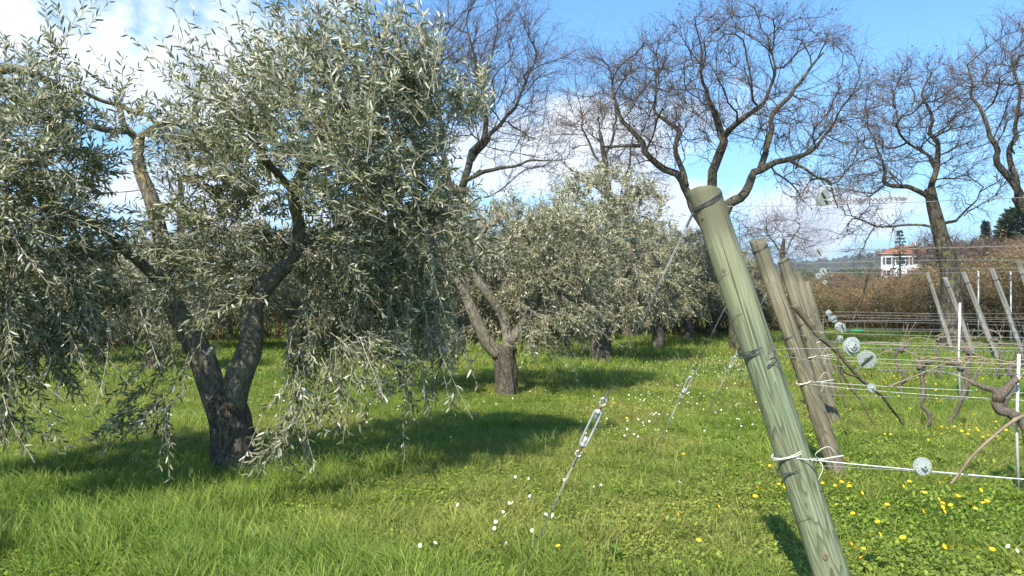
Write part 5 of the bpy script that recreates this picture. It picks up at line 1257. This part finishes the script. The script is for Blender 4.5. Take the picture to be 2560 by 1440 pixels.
def vines():
    # foreground row: cane that dips to the low cord at the right edge
    t1 = 1.45; root = vine_at(0, t1 + .15, 'nearest row grapevine at the right edge, its long cane reaching the white cord', 1, .78, 1, .05, 5)
    b = np.array(root.location); p = [ON(0, 2600, 1030), ON(0, 2545, 1045), ON(0, 2490, 1085), ON(0, 2430, 1140), ON(0, 2400, 1180), ON(0, 2375, 1210)]
    q, rr = spline(p, [.0075, .007, .006, .0055, .005, .004], 40); rr = rr * (1 + .4 * (np.arange(40) % 9 == 0)); v, f = tubes([(q - b, rr)], 8); link('long_cane', mesh_np('long_cane', v, f, M['cane']), root)
    # row 2
    q2 = ON(1, 2555, 1000)
    def t_of(i, px): q = row_pt(i, .7, 0); k = (px - 1280) / F; return (k * q[1] - q[0]) / (U[0] - k * U[1])
    where = {}
    r = thing('grapevine', tuple(ON(1, 2575, 1180) * [1, 1, 0] + [0, 0, -.02]), 'thick twisting grapevine beside the white stake at the right edge', 'grapevine', 'pruned grapevines in the rows'); b = np.array(r.location)
    tr = gnarl([b, ON(1, 2580, 1140), ON(1, 2565, 1070), ON(1, 2540, 1040), ON(1, 2502, 1020), ON(1, 2496, 990), ON(1, 2520, 965), ON(1, 2552, 955)], [.040, .036, .034, .034, .036, .034, .028, .022], 50, seed=3); v, f = tubes([(tr[0] - b, tr[1])], 14, bark_noise(.25, 1.4, 2)); link('trunk', mesh_np('trunk', v, f, M['vine_bark']), r)
    tr = gnarl([ON(1, 2500, 1000), ON(1, 2478, 972), ON(1, 2445, 965), ON(1, 2430, 955), ON(1, 2440, 925)], [.026, .022, .018, .014, .009], 26, seed=8); v, f = tubes([(tr[0] - b, tr[1])], 10, bark_noise(.2, 1.3, 1)); link('arm', mesh_np('arm', v, f, M['vine_bark']), r)
    for pts in ([(2440, 930), (2460, 900), (2430, 880)], [(2545, 955), (2560, 930), (2590, 915)], [(2435, 955), (2380, 935), (2330, 925)], [(2216, 968), (2300, 935), (2400, 895), (2460, 898), (2500, 930)]):
        q, rr = spline([ON(1, a, c) for a, c in pts], np.linspace(.006, .0035, len(pts)), 24); v, f = tubes([(q - b, rr)], 6); link('cane', mesh_np('cane', v, f, M['cane']), r)
    labs2 = {2: ['grapevine of the third row with its trunk below the low cords', 'grapevine of the third row beside the white stake', 'grapevine of the third row near the right edge', 'grapevine of the third row at the right edge'],
             3: ['gnarled dark grapevine stub between the cords of the fourth row', 'second grapevine of the fourth row', 'grapevine of the fourth row behind the white stake', 'fourth row grapevine towards the right edge', 'fourth row grapevine at the right edge'],
             4: ['short grapevine at the head of the fifth row', 'second grapevine of the fifth row', 'grapevine of the fifth row in the middle', 'fifth row grapevine right of the stake', 'fifth row grapevine near the right edge', 'fifth row grapevine at the right edge']}
    px_ = {2: [2300, 2398, 2520], 3: [2248, 2420, 2560], 4: [2345, 2500]}
    for i in (2, 3, 4):
        for j, px in enumerate(px_[i]): vine_at(i, t_of(i, px), labs2[i][j], 1 if j % 2 else -1, .74, 2 if i < 4 else 1, .06, 10 * i + j)
    # white stakes
    for (i, px, y0, y1, lab) in [(1, 2547, 885, 1190, 'white stake beside the thick twisting vine at the right edge'), (3, 2400, 757, 910, 'white stake standing before the grey posts')]:
        a = ON(i, px, y0); t = tag(link('stake', None), lab, 'stake', 'thin white stakes among the vines') if False else None
        b = a.copy(); b[2] = float(gz(a[0], a[1])) - .02; v, f = tubes([(np.array([(0, 0, 0), (-.02, 0, (a[2] - b[2]) * .5), (0, 0, a[2] - b[2])]), .0095 * (1 + .2 * i))], 8)
        tag(link('vine_stake', mesh_np('vine_stake', v, f, M['stake']), loc=tuple(b)), lab, 'stake', 'thin white stakes among the vines')
    for (px, y0, D, lab) in [(2446, 678, 23, 'thin white stake left of the leaning grey posts near the brambles'), (2527, 678, 22, 'thin white stake in the brambles near the right edge')]:
        x, y = (px - 1280) / F * D, D; g = float(gz(x, y)); h = EYE + (HZ - y0) / F * D - g
        v, f = tubes([(np.array([(0, 0, 0), (0, 0, h)]), .022)], 8); tag(link('vine_stake', mesh_np('vine_stake', v, f, M['stake']), loc=(x, y, g)), lab, 'stake', 'thin white stakes among the vines')
    # grey weathered posts of the next block
    for (tx, ty, bx, D, r0, lab) in [(2318, 685, 2356, 20.5, .070, 'grey weathered post leaning left below the house roof, leftmost of its line'), (2362, 694, 2408, 19, .078, 'grey weathered post leaning beside the crooked oak trunk'), (2408, 682, 2462, 17.5, .078, 'grey post overgrown with brown bramble'), (2478, 672, 2535, 16, .075, 'grey post right of the thin white stake'), (2545, 655, 2602, 15, .075, 'grey post at the right edge')]:
        T = P(tx, ty, D); dx = (bx - tx) / F * D; B = np.array([T[0] + dx * 1.35, T[1] - .3, 0]); B[2] = float(gz(B[0], B[1])) - .2; ax = T - B; L = float(np.linalg.norm(ax))
        root = thing('grey_post', tuple(B), lab, 'post', 'grey leaning posts of the farther vine block', Vector(ax).to_track_quat('Z', 'X').to_euler())
        r0 *= .8; link('pole', pole_mesh(L, r0, r0 * .9, M['old_post'], D, 14), root); v, f = tubes([(wrap_path(r0 * .95 + .004, L - .25, 2, .01), .004)], 5); link('wire_wrap', mesh_np('wrap', v, f, M['dark_wire']), root)
    # cut branches
    def stick(name, pts, rad, lab, cat):
        b = pts[0]; q, rr = spline(pts, rad, 40); q = q + (fbm(q * 6, 2)[:, None] - .5) * .03; v, f = tubes([(q - b, rr)], 10, bark_noise(.12, 1.2, 2)); o = link(name, mesh_np(name, v, f, M['stick']), loc=tuple(b)); tag(o, lab, cat); return o, b
    o, b = stick('dead_branch', [P(1985, 760, 8.2), P(2040, 830, 8.2), P(2100, 890, 8.25), P(2150, 945, 8.3), P(2210, 1000, 8.4), P(2257, 1065, 8.6)], [.034, .028, .023, .020, .016, .012], 'long bare dead branch propped slantwise against the third leaning post', 'branch')
    q, rr = spline([P(2150, 945, 8.3) - b, P(2110, 930, 8.1) - b, P(2100, 905, 8.0) - b], [.012, .009, .006], 12); v, f = tubes([(q, rr)], 6); link('side_twig', mesh_np('side_twig', v, f, M['stick']), o)
    stick('dead_branch', [P(2094, 915, 7.6), P(2120, 960, 7.6), P(2155, 1010, 7.6), P(2180, 1055, 7.6)], [.016, .012, .009, .006], 'shorter thin dead twig hanging below the disc pair', 'branch')
    stick('vine_cane', [P(2092, 845, 7.4), P(2096, 920, 7.4), P(2106, 980, 7.4), P(2112, 1020, 7.4)], [.012, .010, .008, .005], 'pale dry cane hanging straight down beside the second post', 'branch')
    for k, (tx, ty, bx, by) in enumerate([(1900, 700, 1850, 830), (2180, 650, 2120, 830)]):
        stick('young_trunk', [P(bx, by, 26), P((bx + tx) / 2 + 6, (by + ty) / 2, 26), P(tx, ty, 26)], [.05, .04, .02], ('slim leaning sapling trunk between the first two leaning posts', 'slim bare pole leaning in the brambles left of the house')[k], 'sapling')


vines()


# ---------------------------------------------------------------- flowers
def flower_mesh(kind, seed):
    rg = np.random.RandomState(seed); me_v, me_f, mats = [], [], []
    h = .075 + .05 * rg.rand() + (.045 if kind == 'buttercup' else .01); lean = rg.randn(2) * .015
    v, f = tubes([(np.array([(0, 0, 0), (lean[0] * .5, lean[1] * .5, h * .5), (lean[0], lean[1], h)]), .0014)], 4, caps=False)
    V = list(map(tuple, v)); Fq = [tuple(q) for q in f[0]]; mi = [2] * len(Fq); c = np.array([lean[0], lean[1], h]); tilt = rg.randn(2) * .6 + [0, -.35]
    nrm = np.array([tilt[0], tilt[1], 1.]); nrm /= np.linalg.norm(nrm); e1 = np.cross(nrm, [1, 0, 0]); e1 /= np.linalg.norm(e1); e2 = np.cross(nrm, e1)
    n = 13 if kind == 'daisy' else 6; rp = .0125 if kind == 'daisy' else .0135; wd = .0030 if kind == 'daisy' else .0072; cup = .002 if kind == 'daisy' else .005
    for k in range(n):
        a = 2 * math.pi * k / n + rg.rand() * .15; d = math.cos(a) * e1 + math.sin(a) * e2; s = -math.sin(a) * e1 + math.cos(a) * e2; b = len(V)
        for (rr, ww, up) in ((.15, .4, 0), (.65, 1, .5), (1.0, .6, 1.0)):
            for sg in (-1, 1): V.append(tuple(c + d * rp * rr + s * wd * ww * sg + nrm * cup * up))
        Fq += [(b, b + 1, b + 3, b + 2), (b + 2, b + 3, b + 5, b + 4)]; mi += [0 if kind == 'daisy' else 1] * 2
    b = len(V); m = 8
    for rr, up in ((.0045, .0005), (.003, .0028), (.0005, .0036)):
        for k in range(m): a = 2 * math.pi * k / m; V.append(tuple(c + (math.cos(a) * e1 + math.sin(a) * e2) * rr + nrm * up))
    for j in range(2):
        for k in range(m): Fq.append((b + j * m + k, b + j * m + (k + 1) % m, b + (j + 1) * m + (k + 1) % m, b + (j + 1) * m + k)); mi.append(1)
    me = mesh_np(kind, V, np.array(Fq), None, False)
    for q in (M['petal_w'], M['petal_y'], M['stem']): me.materials.append(q)
    me.polygons.foreach_set('material_index', np.array(mi, np.int32)); return me


def flowers():
    da = [flower_mesh('daisy', k) for k in range(4)]; bu = [flower_mesh('buttercup', k + 10) for k in range(4)]
    def single(name, mesh, px, py, lab, cat, grp, sc):
        x, y, z = G(px, py + 12); o = link(name, random.choice(mesh), loc=(x, y, z), rot=(0, 0, rs.randn() * .5)); o.scale = (sc,) * 3; tag(o, lab, cat, grp)
    def lab_w(px, py):
        if px > 2400: return 'white daisy beside the yellow flowers at the bottom right corner'
        if px > 1690: return 'white daisy just left of the green post, low in the view' if py > 1300 else 'white daisy between the turnbuckle and the green post'
        if py < 1110: return 'white daisy in the sunny turf to the right of the turnbuckle'
        if px > 1390: return 'white daisy right of the lower guy wire of the green post'
        if px < 1110: return 'white daisy near the tufts of long grass at the bottom'
        return 'white daisy in the short turf left of the lower guy wire' if py < 1296 else 'white daisy low in the turf left of the guy wire, near the bottom edge'
    def lab_y(px, py):
        if px < 1830: return 'yellow flower in the turf between the guy wire and the green post'
        if px < 2000: return 'yellow flower in the clump left of the green post foot'
        if py < 1170: return 'yellow flower in the band behind the low white cord'
        if px < 2200: return 'yellow flower right beside the green post'
        return 'yellow flower in the leafy weeds below the disc on the white cord' if px < 2330 else 'yellow flower in the leafy weeds at the lower right corner'
    near = [(1290, 1210), (1325, 1210), (1350, 1222), (1325, 1265), (1276, 1275), (1282, 1287), (1256, 1300), (1265, 1308), (1212, 1310), (1235, 1305), (1243, 1330), (1318, 1310), (1367, 1317), (1382, 1320), (1235, 1348), (1300, 1352), (1328, 1355), (1480, 1182), (1450, 1183), (1410, 1220), (1485, 1235), (1504, 1234), (1265, 1395), (1393, 1437), (1783, 1376), (1450, 1058), (1478, 1060), (1530, 1083), (1568, 1085), (1570, 1088), (1600, 1062), (1612, 1072), (1625, 1065), (1190, 1312), (1150, 1290), (1050, 1400), (1095, 1395), (2540, 1405), (2525, 1400), (980, 1330), (920, 1290), (1120, 1350), (1420, 1300), (1705, 1230)]
    for (px, py) in near: single('daisy', da, px, py, lab_w(px, py), 'daisy', 'daisies in the foreground turf', .75 + .3 * rs.rand())
    pts = [(1952, 1238), (1960, 1240), (1968, 1236), (1956, 1255), (1963, 1262), (1967, 1270), (1888, 1275), (1895, 1285), (1925, 1270), (1945, 1308), (1968, 1285), (1990, 1310), (1986, 1325), (1995, 1350), (2010, 1395), (2062, 1240), (2075, 1248), (2088, 1255), (2110, 1240), (2130, 1258), (2150, 1270), (2092, 1293), (2110, 1292), (2120, 1235), (2168, 1268), (2180, 1270), (2225, 1305), (2230, 1310), (2232, 1298), (2137, 1325), (2132, 1338), (2240, 1252), (2245, 1262), (2252, 1255), (2363, 1235), (2378, 1238), (2320, 1275), (2340, 1290), (2362, 1295), (2350, 1305), (2345, 1315), (2350, 1318), (2385, 1292), (2382, 1308), (2445, 1278), (2430, 1285), (2460, 1290), (2402, 1283), (2444, 1313), (2352, 1338), (2380, 1370), (2200, 1355), (2170, 1405), (2165, 1412), (2190, 1400), (2115, 1400), (2120, 1410), (2130, 1440), (2150, 1437), (2378, 1412), (2395, 1424), (2430, 1420), (2265, 1405), (2340, 1260), (2530, 1225), (2410, 1106), (2425, 1108), (2440, 1104), (2460, 1110), (2475, 1108), (2495, 1105), (2505, 1110), (2520, 1103), (2535, 1112), (2545, 1095), (2390, 1090), (2368, 1088), (2215, 1104), (2230, 1103), (1315, 1382), (1400, 1410), (1652, 1340), (1675, 1338), (1688, 1334), (1730, 1330), (1740, 1293), (1785, 1317), (1790, 1315), (1755, 1400), (1712, 1162), (1745, 1140), (2316, 1128), (2350, 1440), (2490, 1430), (2420, 1325), (2475, 1300), (2300, 1330), (2210, 1235), (2280, 1240), (2040, 1325)]
    for (px, py) in pts: single('buttercup', bu, px, py, lab_y(px, py), 'flower', 'yellow flowers around the vine posts', .85 + .35 * rs.rand())
    # uncountable carpets
    def carpet(name, src, n, boxes, lab, s0):
        pos = []
        for (cx, cy, sx, sy, w_) in boxes:
            for _ in range(int(n * w_)):
                px, py = random.gauss(cx, sx), random.gauss(cy, sy)
                if py < 835 or py > 1300: continue
                pos.append(G(px, py))
        k = len(pos); scatter(name, np.array(pos), np.stack([rs.randn(k) * .1, rs.randn(k) * .1, rs.randn(k) * .5], -1), s0 * (.8 + .5 * rs.rand(k)), rs.randint(0, 4, k), rs.rand(k), src, lab)
    carpet('daisy_carpet', da, 1100, [(1820, 925, 65, 14, .30), (1760, 905, 70, 14, .16), (1700, 985, 90, 40, .14), (1640, 1060, 60, 30, .04), (1600, 930, 130, 30, .05), (780, 1010, 130, 35, .12), (1250, 960, 120, 50, .05), (150, 1010, 120, 40, .06), (1880, 1010, 60, 60, .08)], 'white daisies carpeting the sunny turf behind the leaning green post', .62)
    carpet('yellow_flower_carpet', bu, 520, [(2250, 960, 150, 40, .30), (2330, 1010, 150, 40, .20), (1850, 895, 90, 15, .12), (2480, 1095, 70, 12, .10), (2000, 1180, 60, 50, .05), (2400, 870, 130, 20, .15), (1560, 1060, 60, 30, .04)], 'yellow flowers sprinkled in the turf between the vine rows', .8)
    # broad-leaved rosettes
    for (px, py, s_) in [(2190, 1345, 1.1), (2160, 1395, .9), (1530, 1385, 1.1), (2300, 1400, 1.0), (2490, 1330, 1.3), (2530, 1370, 1.4), (2440, 1230, 1.0), (2100, 1350, .9), (1420, 1320, .8), (2540, 1180, 1.2)]:
        x, y, z = G(px, py + 10); n = 16; a = np.arange(n) * 2.4; el = .35 + .8 * (np.arange(n) / n); d = np.stack([np.cos(a) * np.cos(el), np.sin(a) * np.cos(el), np.sin(el)], -1); V = []; Fq = []
        for k in range(n):
            s = np.array([-math.sin(a[k]), math.cos(a[k]), 0]); L = .13 * (.7 + .5 * rs.rand()) * s_; b = len(V)
            for tt, ww in ((0, .1), (.35, .8), (.65, 1), (.9, .6), (1, .08)):
                c = d[k] * L * tt + np.array([0, 0, -.5 * L * tt ** 2 * .7])
                for sg in (-1, 0, 1): V.append(c + s * sg * ww * .013 * s_ + np.array([0, 0, .003 * abs(sg)]))
            for j in range(4):
                for q in (0, 1): i0 = b + 3 * j + q; Fq.append((i0, i0 + 1, i0 + 4, i0 + 3))
        vv = np.array(V); o = link('leafy_rosette', mesh_np('rosette', vv, np.array(Fq), M['rosette'], attrs={'tint': rs.rand(len(vv)) * .2 + .4}), loc=(x, y, z - .005))
        tag(o, 'broad-leaved weed rosette ' + ('beside the green post foot' if 2050 < px < 2250 else 'left of the green post' if px < 2050 else 'among yellow flowers at the lower right'), 'weed', 'leafy weed rosettes in the foreground')
    # tile lying in the grass by the near olive
    x, y, z = G(440, 1108); n = 90; p = np.stack([x + rs.randn(n) * .13, y + rs.randn(n) * .08, z + .02 + .02 * rs.rand(n)], -1); an = rs.rand(n) * 3.14; dd = np.stack([np.cos(an), np.sin(an), rs.randn(n) * .1], -1) * (.04 + .05 * rs.rand(n))[:, None]
    v, f = tubes([(np.array([p[i] - dd[i], p[i] + dd[i]]), .003) for i in range(n)], 4); o = link('twig_litter', mesh_np('twig_litter', v, f, M['scrub_stem'])); o['kind'] = 'stuff'; o['label'] = 'flat patch of brown dead twigs in the grass left of the near olive'


M['rosette'] = leaf_mat('rosette', (.04, .09, .02), (.08, .17, .035), (.12, .22, .05), .25, .4, .4)
flowers()


# ---------------------------------------------------------------- air
def haze():
    v, f = [], []; box(v, f, (0, 0, 50), (9400, 9400, 250)); m = bpy.data.materials.new('haze'); m.use_nodes = True; N = NT(m.node_tree)
    p = N.n('ShaderNodeVolumePrincipled'); p.inputs['Color'].default_value = (.80, .88, 1.0, 1); p.inputs['Density'].default_value = .00024; p.inputs['Anisotropy'].default_value = .2
    N.n('ShaderNodeOutputMaterial', ins={'Volume': p.outputs[0]})
    o = link('haze', mesh_np('haze', v, np.array(f), m, False), kind='stuff'); o['label'] = 'thin pale blue haze hanging in the valley air'


haze()
